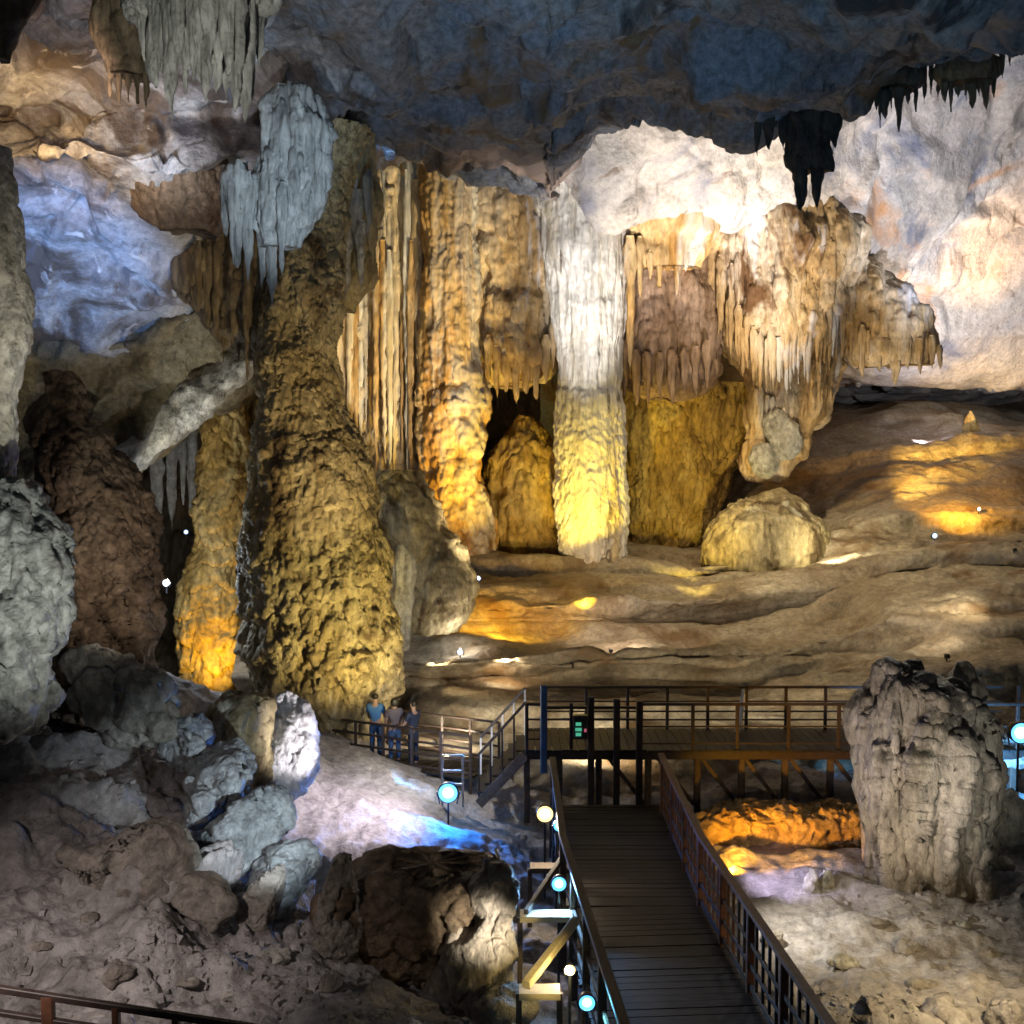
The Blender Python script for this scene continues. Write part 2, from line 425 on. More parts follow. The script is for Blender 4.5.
# shared wear
def d_rough(A, f, o=5): return lambda p: A * fbm(p, f, o)
def d_ridge(A, f, o=4): return lambda p: A * ridged(p, f, o)
def d_facet(A, f, t=.6): return lambda p: A * facet(p, f, t)
def d_pop(A, f, zs=1., w=.35): return lambda p: A * popcorn(p, f, zs, w)
def d_drip(A, f, w=.9): return lambda p: A * drips(p, f, w)
def d_flute(A, f, zf=.08):                       # vertical ribs
    return lambda p: A * (1 - 2 * np.abs(pn(vec3(p, .5, .15) * S(f, f, f * zf)))) + A * .5 * pn(p * S(f * 2.3, f * 2.3, f * zf * 2))

def d_pits(A, f, zs=.6): return lambda p: A * pits(p, f, zs)
def below(z, soft=.6): return lambda p: np.clip((z - p[..., 2]) / soft, 0, 1)
def knob(s=1., z=.7):     # cauliflower dripstone: rounded bumps, holes, grain
    def mk(p): return np.clip(.55 + 1.3 * fbm(p, .38 / s, 2), .08, 1.35)
    return [lambda p: mk(p) * .20 * s * popcorn(p, 1.25 / s, z), lambda p: .08 * s * ridged(p * S(1, 1, .6), 1.7 / s, 4), lambda p: mk(p + 50) * .11 * s * popcorn(p, 2.9 / s, z), lambda p: mk(p + 90) * .13 * s * pits(p, 2.3 / s), lambda p: mk(p + 20) * .05 * s * popcorn(p, 6.5 / s, z), d_rough(.03 * s, 5 / s, 4)]
def flow(s=1.):           # curtains of running calcite
    return [d_flute(.16 * s, 1.3 / s, .10), d_flute(.09 * s, 3.1 / s, .10), d_pits(.10 * s, 1.8 / s, .35), d_pop(.06 * s, 3.5 / s, .4), d_flute(.035 * s, 8 / s, .12), d_rough(.025 * s, 5 / s, 3)]
def craggy(s=1.):         # broken weathered limestone
    return [d_facet(.15 * s, .75 / s, 1.0), d_rough(.08 * s, .9 / s, 5), lambda p: .06 * s * ridged(p * S(.35, .35, 1.6) + .2 * p[..., :1], 1.5 / s, 4), d_facet(.05 * s, 2.8 / s, .8), lambda p: .035 * s * ridged(p, 2.2 / s, 5, .6), d_rough(.02 * s, 7 / s, 3)]

# ================================================================== setting
# ---- ground of the lower chamber
gc = [-260, -100, 0, 100, 200, 300, 400, 470, 530, 600, 680, 780, 900, 1024, 1220]
#        -260  -100   0    100   200   300   400   470   530   600   680   780   900  1024  1220
gr = [(( 1300, 1280,1270, 1270, 1260, 1270, 1300, 1340, 1420, 1450, 1440, 1430, 1430, 1430, 1430), 9),
      (( 1090, 1080,1075, 1080, 1085, 1100, 1130, 1160, 1230, 1260, 1255, 1250, 1250, 1250, 1250), 11),
      ((  990,  985, 985,  998, 1005, 1012, 1040, 1070, 1120, 1145, 1130, 1127, 1120, 1110, 1100), 13),
      ((  900,  895, 895,  925,  945,  965, 1005, 1030, 1060, 1075, 1045, 1035, 1025, 1020, 1010), 15),
      ((  800,  800, 810,  850,  893,  930,  975,  992, 1005, 1010,  972,  965,  955,  955,  950), 17),
      ((  710,  710, 730,  770,  825,  905,  930,  940,  948,  950,  918,  912,  905,  905,  900), 19),
      ((  670,  670, 680,  705,  750,  840,  868,  880,  897,  900,  875,  868,  862,  862,  860), 21),
      ((  640,  640, 650,  680,  715,  795,  826,  840,  862,  866,  842,  834,  828,  825,  820), 23),
      ((  620,  620, 640,  670,  700,  760,  790,  808,  820,  825,  810,  803,  800,  795,  790), 25),
      ((  610,  610, 640,  675,  700,  735,  765,  785,  792,  792,  785,  775,  770,  765,  760), 27),
      ((  610,  610, 640,  680,  700,  725,  745,  750,  752,  752,  748,  742,  740,  738,  735), 29.5),
      ((  610,  610, 640,  680,  700,  715,  730,  725,  722,  722,  722,  715,  710,  708,  705), 32)]
def shelf(p):            # low worn ledges, long across the view
    t = p[..., 1] * .55 + p[..., 0] * .16 + 1.1 * fbm(p * S(.6, 1, 0), .22, 4)
    fr_ = t - np.floor(t); return np.minimum(fr_ * 1.15, (1 - fr_) * 7) - .4
def gd(p):
    w = fbm(p, .12, 3)
    left = np.clip((-1.0 - p[..., 0]) / 2.5, 0, 1) * np.clip((24 - p[..., 1]) / 4, 0, 1)
    r = .34 * fbm(p, .28, 6) + .10 * ridged(p, .9, 5, .6) + .03 * fbm(p, 4, 4)
    return r + left * (.55 * facet(p, .40, 1.0) + .30 * ridged(vec3(p, .3, .5), .42, 5, .5) + .16 * facet(p, 1.1, .9) + .05 * facet(p, 3.1, .9) + .05 * popcorn(p, 2.3)) + (.14 * ridged(p * S(.45, 1, 1), .6, 5, .5) + .02 * facet(p, .9, .8) + .20 * shelf(p)) * (1 - left)
def trench(p):           # the earth stays below the boards
    off = np.zeros(p.shape, f32); x, y, z = p[..., 0], p[..., 1], p[..., 2]
    w = np.clip((x - .2) / .6, 0, 1) * np.clip((4.1 - x) / .6, 0, 1) * np.clip((25 - y) / 1.0, 0, 1)
    off[..., 2] = (np.minimum(z, -8.15) - z) * w
    return off
ground = props(sheet('ground', gc, gr, M['ground'], [gd, trench], step=2.0, rowmin=22), kind='structure')

# ---- flowstone terraces behind the platform and up to the gap
tc = [240, 330, 400, 480, 600, 700, 780, 850, 930, 1024, 1220]
#       240  330  400  480  600  700  780  850  930  1024 1220
tr = [((830,) * 11, 26),
      ((775, 770, 765, 760, 755, 752, 748, 742, 735, 730, 730), 27.6),
      ((735, 735, 735, 728, 722, 720, 718, 705, 690, 685, 685), 29),
      ((712, 712, 715, 700, 696, 694, 690, 674, 652, 646, 646), 30.3),
      ((694, 694, 692, 682, 678, 676, 672, 652, 630, 622, 622), 32.6),       # hollow under the first ledge
      ((676, 674, 668, 660, 656, 654, 650, 628, 606, 602, 602), 31.7),       # its lip
      ((670, 668, 664, 655, 651, 650, 645, 622, 600, 597, 597), 32.8),
      ((650, 648, 644, 640, 636, 632, 622, 604, 584, 582, 582), 35.2),
      ((636, 630, 624, 622, 620, 616, 606, 590, 572, 570, 570), 36.6),
      ((626, 618, 610, 607, 605, 602, 590, 576, 556, 554, 554), 35.9),       # second lip
      ((620, 612, 604, 602, 600, 598, 585, 570, 551, 549, 549), 36.8),
      ((606, 598, 592, 590, 588, 586, 572, 552, 540, 538, 538), 39.0),
      ((592, 586, 580, 579, 578, 577, 560, 536, 526, 524, 524), 40.2),
      ((580, 575, 571, 570, 569, 568, 548, 520, 510, 508, 508), 39.6),       # third lip
      ((576, 570, 566, 566, 566, 566, 540, 512, 503, 501, 501), 41.6),
      ((560, 560, 556, 556, 556, 548, 508, 484, 480, 477, 477), 44.8),
      ((556, 556, 553, 553, 553, 542, 492, 470, 466, 463, 463), 46.6),
      ((550, 550, 548, 548, 545, 530, 472, 453, 450, 447, 447), 46.2),
      ((546, 546, 544, 544, 540, 524, 464, 447, 445, 442, 442), 48.4),
      ((540, 540, 540, 540, 530, 500, 436, 425, 424, 424, 424), 52),
      ((530, 530, 530, 530, 520, 470, 414, 411, 410, 410, 410), 56.5),
      ((520, 520, 520, 520, 510, 450, 408, 406, 406, 406, 406), 64),
      ((500, 500, 500, 500, 500, 440, 404, 404, 404, 404, 404), 76)]
def terr(p):
    h = 1.15
    t = p[..., 2] / h + .9 * fbm(p * S(.5, 1, 1), .10, 4) + .12 * fbm(p * S(.4, 1, 1), .6, 3)
    fr = t - np.floor(t)
    lip = np.clip((fr - .12) * 1.9, 0, 1) ** 1.5 * np.clip((1 - fr) * 5, 0, 1)      # bulges out near the top of every step
    amt = (.42 + .45 * np.clip(fbm(p, .15, 2) + .3, -.2, 1)) * np.clip((-1.8 - p[..., 2]) / 1.6, .12, 1)
    off = np.zeros(p.shape, f32); off[..., 1] = -1.0 * amt * lip; off[..., 2] = .25 * amt * (lip - .4)
    return off
wl = np.array([1, 1, 1, 1, 1, .9, .6, .25, .1, .1, .1])
mono = np.maximum.accumulate(np.array([r[1] for r in tr], float)); mono = np.convolve(np.pad(mono, 1, 'edge'), [.25, .5, .25], 'valid')
tr = [(r[0], wl * r[1] + (1 - wl) * m_) for r, m_ in zip(tr, mono)]
terrain = props(sheet('terrain', tc, tr, M['terrace'], [
    lambda p: .75 * fbm(p * S(1, 1, .6), .12, 4), terr, lambda p: .16 * fbm(p * S(.5, 1, 1.3), .7, 5) + .10 * ridged(p * S(.6, 1, 1.2), .7, 5, .55) + .07 * popcorn(p * S(.7, 1, 1), 1.3) + .03 * fbm(p, 3, 5)], step=1.7, rowmin=16), kind='structure')

# ---- ceiling of the near chamber: sweeps back to a broken edge, then turns up
cc = [-200, -40, 100, 220, 290, 350, 420, 490, 530, 548, 566, 600, 650, 700, 740, 800, 870, 940, 1024, 1220]
eY = np.array([30, 30, 31, 32, 36, 38, 39, 38, 37.5, 37, 36.3, 35, 33, 31.5, 30.5, 28.5, 27, 26, 25, 23])
ep = np.array([60, 60, 70, 110, 125, 152, 172, 178, 200, 214, 196, 138, 114, 132, 140, 124, 102, 84, 48, -40])
zed = (450 - ep) / F * eY
def row(fr, zf):     # fr along the ceiling towards the edge, zf height as a share of the edge's
    Yr = 15 + (eY - 15) * fr; z = 8.2 + (zed - 8.2) * zf
    return (450 - z / Yr * F, Yr)
cr = [row(-.25, 0), row(0, 0), row(.25, .25), row(.5, .25), row(.75, .55), row(.92, .85), row(1, 1),
      (ep - 45, eY + 1.0), (ep - 75, eY + 1.8), (ep - 200, eY + 3)]
def cd(p):
    q = vec3(p, .08, 1.5)
    return .6 * fbm(q * S(1, .7, 1), .13, 3) + .55 * ridged(q * S(.6, 1.3, 1), .20, 5, .55) + .75 * facet(q, .20, .9) + .32 * facet(p, .7, .9) + .12 * facet(p, 1.9, .9) - .5 * pits(p, .45, 1) + .16 * fbm(p, .9, 5)
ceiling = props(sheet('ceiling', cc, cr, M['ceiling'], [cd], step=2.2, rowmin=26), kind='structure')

# ---- bright vault beyond the edge
vc = [420, 480, 540, 580, 620, 670, 720, 780, 850, 900, 960, 1024, 1100, 1250]
#       420  480  540  580  620  670  720  780  850  900  960 1024 1100 1250
dv = np.array([.2, .25, .5, .85, .88, .85, .78, .68, .52, .38, .22, .1, 0, 0])
vr = [(( 40,  40,  40,  20,   0, -20, -20, -20, -20, -40, -60, -80, -90, -90), 36 - 3.2 * dv),
      ((120, 120, 115, 100,  90,  80,  90,  90,  80,  60,  40,  30,  20,  10), 41 - 6 * dv),
      ((165, 165, 165, 150, 128, 124, 140, 145, 135, 120, 105,  95,  90,  80), 44 - 8.1 * dv),
      ((190, 190, 192, 182, 176, 178, 188, 196, 198, 185, 170, 160, 150, 140), 46.5 - 9.9 * dv),
      ((208, 208, 210, 212, 218, 225, 228, 234, 250, 242, 228, 215, 205, 195), 49.5 - 12 * dv),
      ((226, 226, 226, 222, 226, 232, 236, 250, 280, 280, 275, 265, 255, 245), 51 - 10.4 * dv),
      ((285, 285, 285, 285, 285, 285, 285, 300, 310, 310, 305, 292, 285, 275), 52.5 - 7 * dv),
      ((350, 350, 350, 350, 350, 350, 350, 350, 350, 350, 345, 335, 325, 318), 54.5 - 4 * dv),
      ((420, 420, 420, 420, 420, 420, 410, 378, 374, 376, 376, 378, 378, 378), 57 - 3 * dv),
      ((490, 490, 490, 490, 490, 480, 450, 385, 380, 382, 384, 388, 388, 388), 60 - 3 * dv),
      ((600, 600, 600, 600, 600, 560, 500, 394, 391, 393, 395, 397, 397, 397), 67),
      ((640, 640, 640, 640, 640, 600, 540, 420, 418, 418, 418, 418, 418, 418), 71)]
def vd(p):
    q = vec3(p, .1, 1.)
    return .40 * fbm(q, .16, 3) + .42 * facet(q, .24, .9) + .18 * facet(p, .7, .9) + .10 * fbm(p, .9, 5) + .10 * ridged(p, .5, 4)
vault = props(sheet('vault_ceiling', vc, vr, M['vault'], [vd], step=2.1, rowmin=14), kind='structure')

# ---- rounded shelf of pale rock low on the far right of the vault
sc_ = [820, 850, 880, 915, 950, 985, 1024, 1080, 1180]
sr = [((262, 262, 250, 215, 196, 184, 172, 160, 150), 53),
      ((275, 270, 256, 228, 208, 197, 186, 172, 160), 49.6),
      ((300, 298, 288, 262, 242, 234, 225, 215, 205), 48.4),
      ((335, 335, 328, 312, 298, 292, 286, 280, 275), 48.8),
      ((362, 364, 364, 358, 350, 346, 342, 340, 338), 50),
      ((376, 378, 382, 384, 386, 388, 390, 390, 390), 53),
      ((370, 372, 376, 378, 380, 382, 384, 384, 384), 58)]
props(sheet('rock_wall', sc_, sr, M['vault'], [lambda p: .45 * facet(vec3(p, .1, 1.), .25, .9) + .3 * fbm(p, .2, 4) + .08 * fbm(p, 1.2, 4)], step=2.0, rowmin=12), kind='structure')

# ---- left: rough roof, blue slab, brown overhang, turning back into the recess
lc = [-220, -80, 0, 60, 110, 150, 200, 245, 285, 312, 336]
edge = np.array([520, 510, 500, 482, 474, 458, 415, 372, 320, 280, 250.])
def er(f, off=0): return 170 + (edge - 170) * f + off
rec = np.array([0, 0, 0, 0, 0, 0, 0, .5, 2.5, 4.5, 6.])
lr = [((-190,) * 11, 16 + rec), ((-60,) * 11, 20 + rec), ((30, 30, 30, 30, 30, 35, 40, 45, 50, 60, 70), 23.5 + rec),
      ((95, 95, 95, 95, 100, 105, 105, 105, 105, 105, 110), 26.5 + rec), ((128, 128, 130, 126, 122, 120, 120, 122, 125, 130, 135), 27 + rec),
      ((158, 158, 158, 150, 155, 168, 165, 150, 150, 150, 150), 26 + rec), ((172, 172, 172, 162, 168, 184, 182, 170, 165, 165, 165), 27.2 + rec),
      (er(.2), 29 + rec), (er(.4), 31 + rec), (er(.56), 33 + rec), (er(.62), 34 + rec), (er(.66, -6), 37 + rec)]
def ld(p):
    q = vec3(p, .15, 1.)
    return .35 * fbm(q, .25, 3) + .55 * facet(q, .26, .9) + .28 * facet(q, .7, .8) + .12 * ridged(p, .8, 5, .6) + .06 * fbm(p, 1.6, 5)
props(sheet('cave_wall', lc, lr, M['slab'], [ld], step=1.8, rowmin=8), kind='structure')
orr = [(er(.42, -10), 36 + rec), (er(.50), 33.6 + rec), (er(.58), 32.8 + rec), (er(.74), 34 + rec), (er(.87), 34.4 + rec), (er(.93), 34.2 + rec), (er(1), 34.6 + rec), (er(1, -5), 37 + rec), (er(1, -25), 41 + rec), (er(1, -60), 45 + rec)]
props(sheet('rock_overhang_wall', lc, orr, M['olive'], [lambda p: .45 * fbm(vec3(p, .15, 1.), .3, 4) + .40 * facet(p, .4, .9) + .22 * ridged(p * S(.6, 1, 1.4), .8, 5, .6) + .16 * facet(p, 1.3, .9) + .07 * fbm(p, 2, 5)], step=1.8, rowmin=8), kind='structure')

# pale strip added where the lower edge of the overhang catches light
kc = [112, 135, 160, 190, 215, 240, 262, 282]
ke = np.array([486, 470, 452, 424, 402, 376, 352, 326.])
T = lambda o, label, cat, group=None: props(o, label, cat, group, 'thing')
T(sheet('lit_edge_strip', kc, [(ke - 40, 35.4), (ke - 34, 34.0), (ke - 22, 33.3), (ke - 6, 33.1), (ke + 2, 33.6), (ke - 2, 36.5)], M['pale'],
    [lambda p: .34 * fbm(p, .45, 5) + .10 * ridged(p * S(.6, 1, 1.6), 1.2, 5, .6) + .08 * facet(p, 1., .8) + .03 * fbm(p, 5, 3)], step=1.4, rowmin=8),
  'pale strip standing in for the lit lower edge of the brown overhang', 'rock')
# ---- back wall of the recess and behind the columns
bc = [-300, -100, 60, 120, 180, 240, 300, 360, 420, 460, 500, 540]
br = [((60,) * 12, 44), ((150,) * 12, 45), ((300,) * 12, 46), ((420,) * 12, 47), ((520,) * 12, 46.5), ((580,) * 12, 45), ((680,) * 12, 43), ((800,) * 12, 42)]
props(sheet('back_wall', bc, br, M['darkbrown'], [lambda p: .8 * fbm(p, .2, 4), d_flute(.25, .9), d_rough(.1, 1.2)], step=2.2), kind='structure')

# ================================================================== formations, far chamber
def T(o, label, cat, group=None): return props(o, label, cat, group, 'thing')

# white over yellow column
T(lathe('calcite_column', 40.3, [(190, 534, 634), (205, 541, 626), (222, 545, 622), (250, 548, 622), (300, 554, 622), (350, 560, 618), (384, 563, 616), (394, 560, 619), (410, 557, 624), (450, 556, 625),
    (490, 555, 626), (520, 554, 627), (545, 558, 627), (562, 564, 624), (580, 566, 622), (600, 566, 622)], M['white'],
    [d_rough(.14, .5, 3), lambda p: (1.1 - below(2.4, 1.5)(p)) * (.10 * (1 - 2 * np.abs(pn(p * S(2.4, 2.4, .12)))) + .06 * (1 - 2 * np.abs(pn(p * S(5, 5, .25))))),
     lambda p: below(2.4, 1.5)(p) * (.09 * popcorn(p, 2.6, .9) + .06 * drips(p, 2.2, 1.1) + .05 * popcorn(p, 6, .7) + .08 * pits(p, 3.2)), lambda p: .035 * (1 - 2 * np.abs(pn(p * S(11, 11, .5)))) * (1.1 - below(2.4)(p)) + .02 * fbm(p, 5, 3)], sy=.9, step=1.2),
  'tall white calcite column, white above and bumpy yellow-lit below', 'column')

# ribbed orange column left of it
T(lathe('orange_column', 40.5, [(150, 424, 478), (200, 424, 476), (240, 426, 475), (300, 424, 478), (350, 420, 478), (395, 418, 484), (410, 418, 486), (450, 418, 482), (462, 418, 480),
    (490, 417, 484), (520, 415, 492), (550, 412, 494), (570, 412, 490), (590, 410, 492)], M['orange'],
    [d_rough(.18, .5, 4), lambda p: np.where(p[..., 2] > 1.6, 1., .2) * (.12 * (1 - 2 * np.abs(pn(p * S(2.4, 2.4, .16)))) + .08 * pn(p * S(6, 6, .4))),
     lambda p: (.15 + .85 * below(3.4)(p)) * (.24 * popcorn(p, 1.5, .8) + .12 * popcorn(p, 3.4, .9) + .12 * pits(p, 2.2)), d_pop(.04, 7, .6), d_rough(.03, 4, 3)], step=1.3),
  'orange flowstone column with ribbed top and knobbly base', 'column')

# curtain of long thin pipes between the giant stalagmite and the orange column
cur = lathe('drapery_curtain', 42, [(135, 318, 438), (200, 325, 436), (300, 335, 432), (400, 345, 428), (455, 352, 425), (480, 362, 420), (500, 372, 416)], M['pipe'],
    [d_rough(.45, .4, 4), d_flute(.34, 1.4), d_flute(.16, 4.0), d_flute(.06, 10), d_pop(.12, 1.8, .35), d_pits(.15, 1.4, .3)], sy=.4, step=1.4)
T(cur, 'pale flowstone curtain of long straight organ pipes', 'flowstone')
g = np.random.default_rng(3)
for px, y0, y1, w in [(332, 280, 415, 8), (339, 270, 425, 8), (347, 250, 462, 9), (355, 230, 466, 9), (363, 215, 470, 9), (371, 200, 470, 9), (379, 185, 478, 10), (386, 200, 480, 8),
                      (393, 175, 484, 11), (400, 190, 492, 10), (408, 170, 496, 11), (414, 180, 494, 9), (342, 130, 300, 16), (356, 125, 266, 18), (369, 130, 240, 15), (381, 125, 238, 17),
                      (397, 130, 220, 15), (328, 140, 262, 15), (410, 130, 230, 15), (350, 280, 440, 7), (367, 260, 440, 6), (389, 250, 470, 6), (404, 240, 470, 6), (335, 300, 420, 6), (343, 290, 430, 6), (351, 260, 450, 6), (359, 250, 462, 7), (375, 230, 474, 7), (383, 240, 470, 6), (397, 230, 486, 7), (411, 240, 490, 7), (418, 200, 480, 7), (405, 150, 300, 7), (388, 150, 280, 8), (374, 150, 270, 7), (362, 150, 260, 8)]:
    stalactite(cur, px + g.uniform(-1.5, 1.5), y0, y1 + g.uniform(-14, 10), w * g.uniform(.8, 1.35), 40.95 + g.uniform(-.45, .3), M[('pipe', 'cream', 'orange', 'white', 'pipe')[g.integers(5)]] if y0 > 160 else M['grey'], tip=g.uniform(.3, .6), amp=g.uniform(.06, .16), bend=g.uniform(-3, 3))

# pale rough bosses above the curtain, at the top of the orange column
T(lathe('flowstone_boss', 41.5, [(150, 470, 534), (180, 470, 542), (220, 474, 552), (260, 476, 556), (310, 478, 558), (345, 480, 556), (365, 482, 552), (378, 488, 540), (386, 495, 520)], M['cream'],
    [d_rough(.3, .4, 4)] + flow(1.2) + [d_pop(.14, 1.6, .6)], sy=.7),
  'mottled flowstone mass hanging between the orange and the white column', 'flowstone')
bs = bpy.data.objects['flowstone_boss']
for px, y0, y1, w in [(488, 335, 384, 10), (497, 345, 398, 10), (506, 350, 392, 11), (516, 350, 404, 10), (526, 350, 394, 11), (536, 345, 400, 10), (546, 335, 386, 11), (553, 320, 372, 8)]:
    stalactite(bs, px, y0, y1, w, 40.35, M['cream'])
t = T(lathe('flowstone_bracket', 42.3, [(150, 385, 445), (165, 380, 520), (190, 380, 530), (225, 390, 520), (260, 400, 470)], M['cream'],
    [d_rough(.3, .5, 4)] + knob(1.2), sy=.6),
  'knobbly cream flowstone just under the edge of the dark ceiling', 'flowstone')

# stalagmite standing in the dark alcove
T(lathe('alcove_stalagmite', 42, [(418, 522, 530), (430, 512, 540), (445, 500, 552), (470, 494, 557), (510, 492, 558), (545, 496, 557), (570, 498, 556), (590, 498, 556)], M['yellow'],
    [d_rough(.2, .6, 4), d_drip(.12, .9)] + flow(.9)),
  'dim yellow stalagmite in the dark alcove beside the white column', 'stalagmite')

# toothed hanging mass and broad yellow flowstone under it
fr = lathe('hanging_flowstone', 42, [(200, 606, 700), (228, 612, 696), (250, 613, 706), (290, 616, 708), (330, 617, 714), (360, 618, 716), (378, 622, 714), (390, 636, 700), (398, 648, 680)], M['umber'],
    [d_rough(.3, .45, 4), d_pop(.12, 1.3, .7)] + flow(1.1), sy=.7)
T(fr, 'pinkish brown hanging flowstone with a ragged toothed hem', 'flowstone')
for px, y0, y1, w in [(624, 360, 386, 12), (636, 370, 396, 12), (648, 372, 398, 11), (660, 372, 392, 11), (672, 370, 396, 12), (684, 368, 384, 10), (696, 366, 388, 11), (707, 360, 378, 10)]:
    stalactite(fr, px, y0 - 20, y1 + 10, w, 40.45, M['umber'])
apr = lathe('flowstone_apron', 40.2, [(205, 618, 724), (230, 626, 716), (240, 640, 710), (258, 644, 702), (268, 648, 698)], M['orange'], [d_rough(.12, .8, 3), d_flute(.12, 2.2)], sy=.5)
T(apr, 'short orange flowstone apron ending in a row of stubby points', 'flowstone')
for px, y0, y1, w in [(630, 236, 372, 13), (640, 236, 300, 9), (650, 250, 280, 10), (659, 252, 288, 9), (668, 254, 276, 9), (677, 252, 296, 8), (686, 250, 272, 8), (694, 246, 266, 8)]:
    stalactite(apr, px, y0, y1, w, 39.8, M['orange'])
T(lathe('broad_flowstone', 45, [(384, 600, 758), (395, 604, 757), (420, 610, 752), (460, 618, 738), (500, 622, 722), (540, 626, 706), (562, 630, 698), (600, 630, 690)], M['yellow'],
    [d_rough(.4, .3, 3), d_drip(.14, .8, 1.3), d_drip(.06, 2.2, 1.3)] + flow(.7), sy=.55),
  'broad smooth yellow flowstone narrowing downward beyond the white column', 'flowstone')

# chandelier: big cascade hanging above the terraces
ch = lathe('chandelier_flowstone', 42.3, [(200, 690, 826), (222, 696, 848), (245, 699, 856), (270, 702, 854), (300, 707, 850), (330, 718, 846), (352, 732, 842), (366, 744, 836), (380, 754, 828), (400, 754, 824),
    (420, 757, 818), (432, 758, 808), (444, 756, 804), (458, 752, 800), (470, 752, 790), (480, 756, 776)], M['cream'],
    [d_rough(.4, .35, 4), d_pop(.35, .8, .6)] + flow(1.2) + [d_pop(.09, 2.4, .6)], sy=.7, step=1.3)
T(ch, 'huge cream and orange chandelier of flowstone hanging over the terraces', 'flowstone')
g = np.random.default_rng(8)
def sunk(px, cx, hw, Y0, sy): return Y0 - sy * hw / F * Y0 * math.sqrt(max(.02, 1 - ((px - cx) / hw) ** 2))
for i in range(34):
    px = 706 + i * 4.2 + g.uniform(-2, 2); yb = np.interp(px, [700, 730, 760, 800, 850], [305, 360, 392, 385, 352]) + g.uniform(-14, 4)
    stalactite(ch, px, yb - g.uniform(40, 75), yb + g.uniform(-2, 10), g.uniform(5, 9), sunk(px, 776, 76, 42.3, .7) + .12, M['cream'] if g.random() < .85 else M['white'])
for i in range(22):
    px = 712 + i * 6.2 + g.uniform(-2, 2); yb = np.interp(px, [700, 760, 850], [292, 318, 300]) + g.uniform(-16, 10)
    stalactite(ch, px, yb - g.uniform(35, 60), yb, g.uniform(6, 10), sunk(px, 776, 78, 42.3, .7) + .18, M['cream'])
for i in range(12):
    px = 756 + i * 5.4 + g.uniform(-2, 2); yb = np.interp(px, [750, 790, 825], [432, 440, 412]) + g.uniform(-8, 4)
    stalactite(ch, px, yb - g.uniform(30, 45), yb, g.uniform(5, 8), sunk(px, 788, 40, 42.3, .7) + .1, M['cream'])
for px, y, r, s in [(786, 441, 17, 1), (764, 460, 15, 2), (776, 424, 13, 3)]:
    c = P(px, y, 41.3); rr = r / F * 41.3
    boulder('knob', c, (rr, rr, rr * 1.15), M['pale'], [d_pop(.15, 1.4), d_rough(.08, 2)], seed=s, parent=ch, res=.05)

# fringe right of the chandelier
fg = lathe('stalactite_fringe', 43, [(255, 836, 862), (275, 834, 890), (300, 836, 916), (325, 838, 930), (345, 842, 936), (356, 850, 932), (364, 862, 925)], M['cream'],
    [d_rough(.3, .45, 4)] + flow(1.2), sy=.45)
T(fg, 'brown flowstone fringe with long dripping points beside the chandelier', 'flowstone')
for px, y0, y1, w in [(842, 320, 372, 9), (851, 310, 366, 8), (862, 325, 378, 9), (868, 330, 360, 6), (880, 335, 372, 8), (895, 318, 386, 15), (908, 335, 370, 9), (920, 338, 374, 9), (932, 335, 368, 8), (940, 345, 370, 7)]:
    stalactite(fg, px, y0, y1, w, 42, M['cream'])

# pale dome at the foot of the terraces
T(boulder('flowstone_dome', P(772, 545, 40) + np.array([0, .6, -.3]), (2.35, 1.7, 2.2), M['tan'], [d_rough(.3, .5, 4), d_drip(.10, 1.0), d_pop(.10, 1.8), d_rough(.04, 3, 3)], seed=4, res=.05),
  'rounded pale flowstone dome at the foot of the chandelier', 'flowstone')
# small orange cone high on the terrace
T(lathe('cone_stalagmite', 49.5, [(411, 969, 972), (420, 966, 976), (432, 963, 979), (446, 961, 981), (456, 960, 982), (462, 960, 982)], M['yellow'], [d_rough(.06, 2, 3), d_drip(.07, 2.2), d_pop(.05, 4)], step=1.2),
  'small yellow cone stalagmite standing alone high on the terrace', 'stalagmite')

# stalactites on the edge of the dark ceiling
def cluster(name, label, body, drops, Y, mat, ds=None):
    o = lathe(name, Y, body, mat, ds or [d_rough(.2, .8, 4), d_flute(.12, 2.2), d_rough(.04, 4, 3)], sy=.8)
    T(o, label, 'stalactite', None)
    for d in drops: stalactite(o, d[0], d[1], d[2], d[3], Y - .15 + (d[4] if len(d) > 4 else 0), mat, belly=.1)
    return o
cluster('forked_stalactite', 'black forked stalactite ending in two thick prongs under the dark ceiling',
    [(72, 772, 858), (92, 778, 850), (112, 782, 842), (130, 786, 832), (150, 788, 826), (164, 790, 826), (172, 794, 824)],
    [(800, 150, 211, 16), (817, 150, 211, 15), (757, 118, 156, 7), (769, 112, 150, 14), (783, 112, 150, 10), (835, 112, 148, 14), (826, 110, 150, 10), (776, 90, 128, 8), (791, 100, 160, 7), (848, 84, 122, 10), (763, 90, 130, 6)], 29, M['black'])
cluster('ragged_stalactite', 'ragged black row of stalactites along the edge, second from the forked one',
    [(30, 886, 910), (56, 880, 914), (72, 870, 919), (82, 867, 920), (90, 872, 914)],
    [(866, 84, 112, 8), (876, 86, 110, 7), (885, 88, 119, 9), (899, 80, 132, 9), (908, 84, 104, 7), (916, 80, 112, 6), (846, 40, 118, 8), (854, 40, 106, 7), (861, 40, 116, 8), (869, 40, 104, 6), (880, 40, 128, 6), (891, 50, 112, 8), (924, 30, 104, 7), (931, 30, 96, 6), (938, 30, 100, 7)], 27, M['brownblack'])
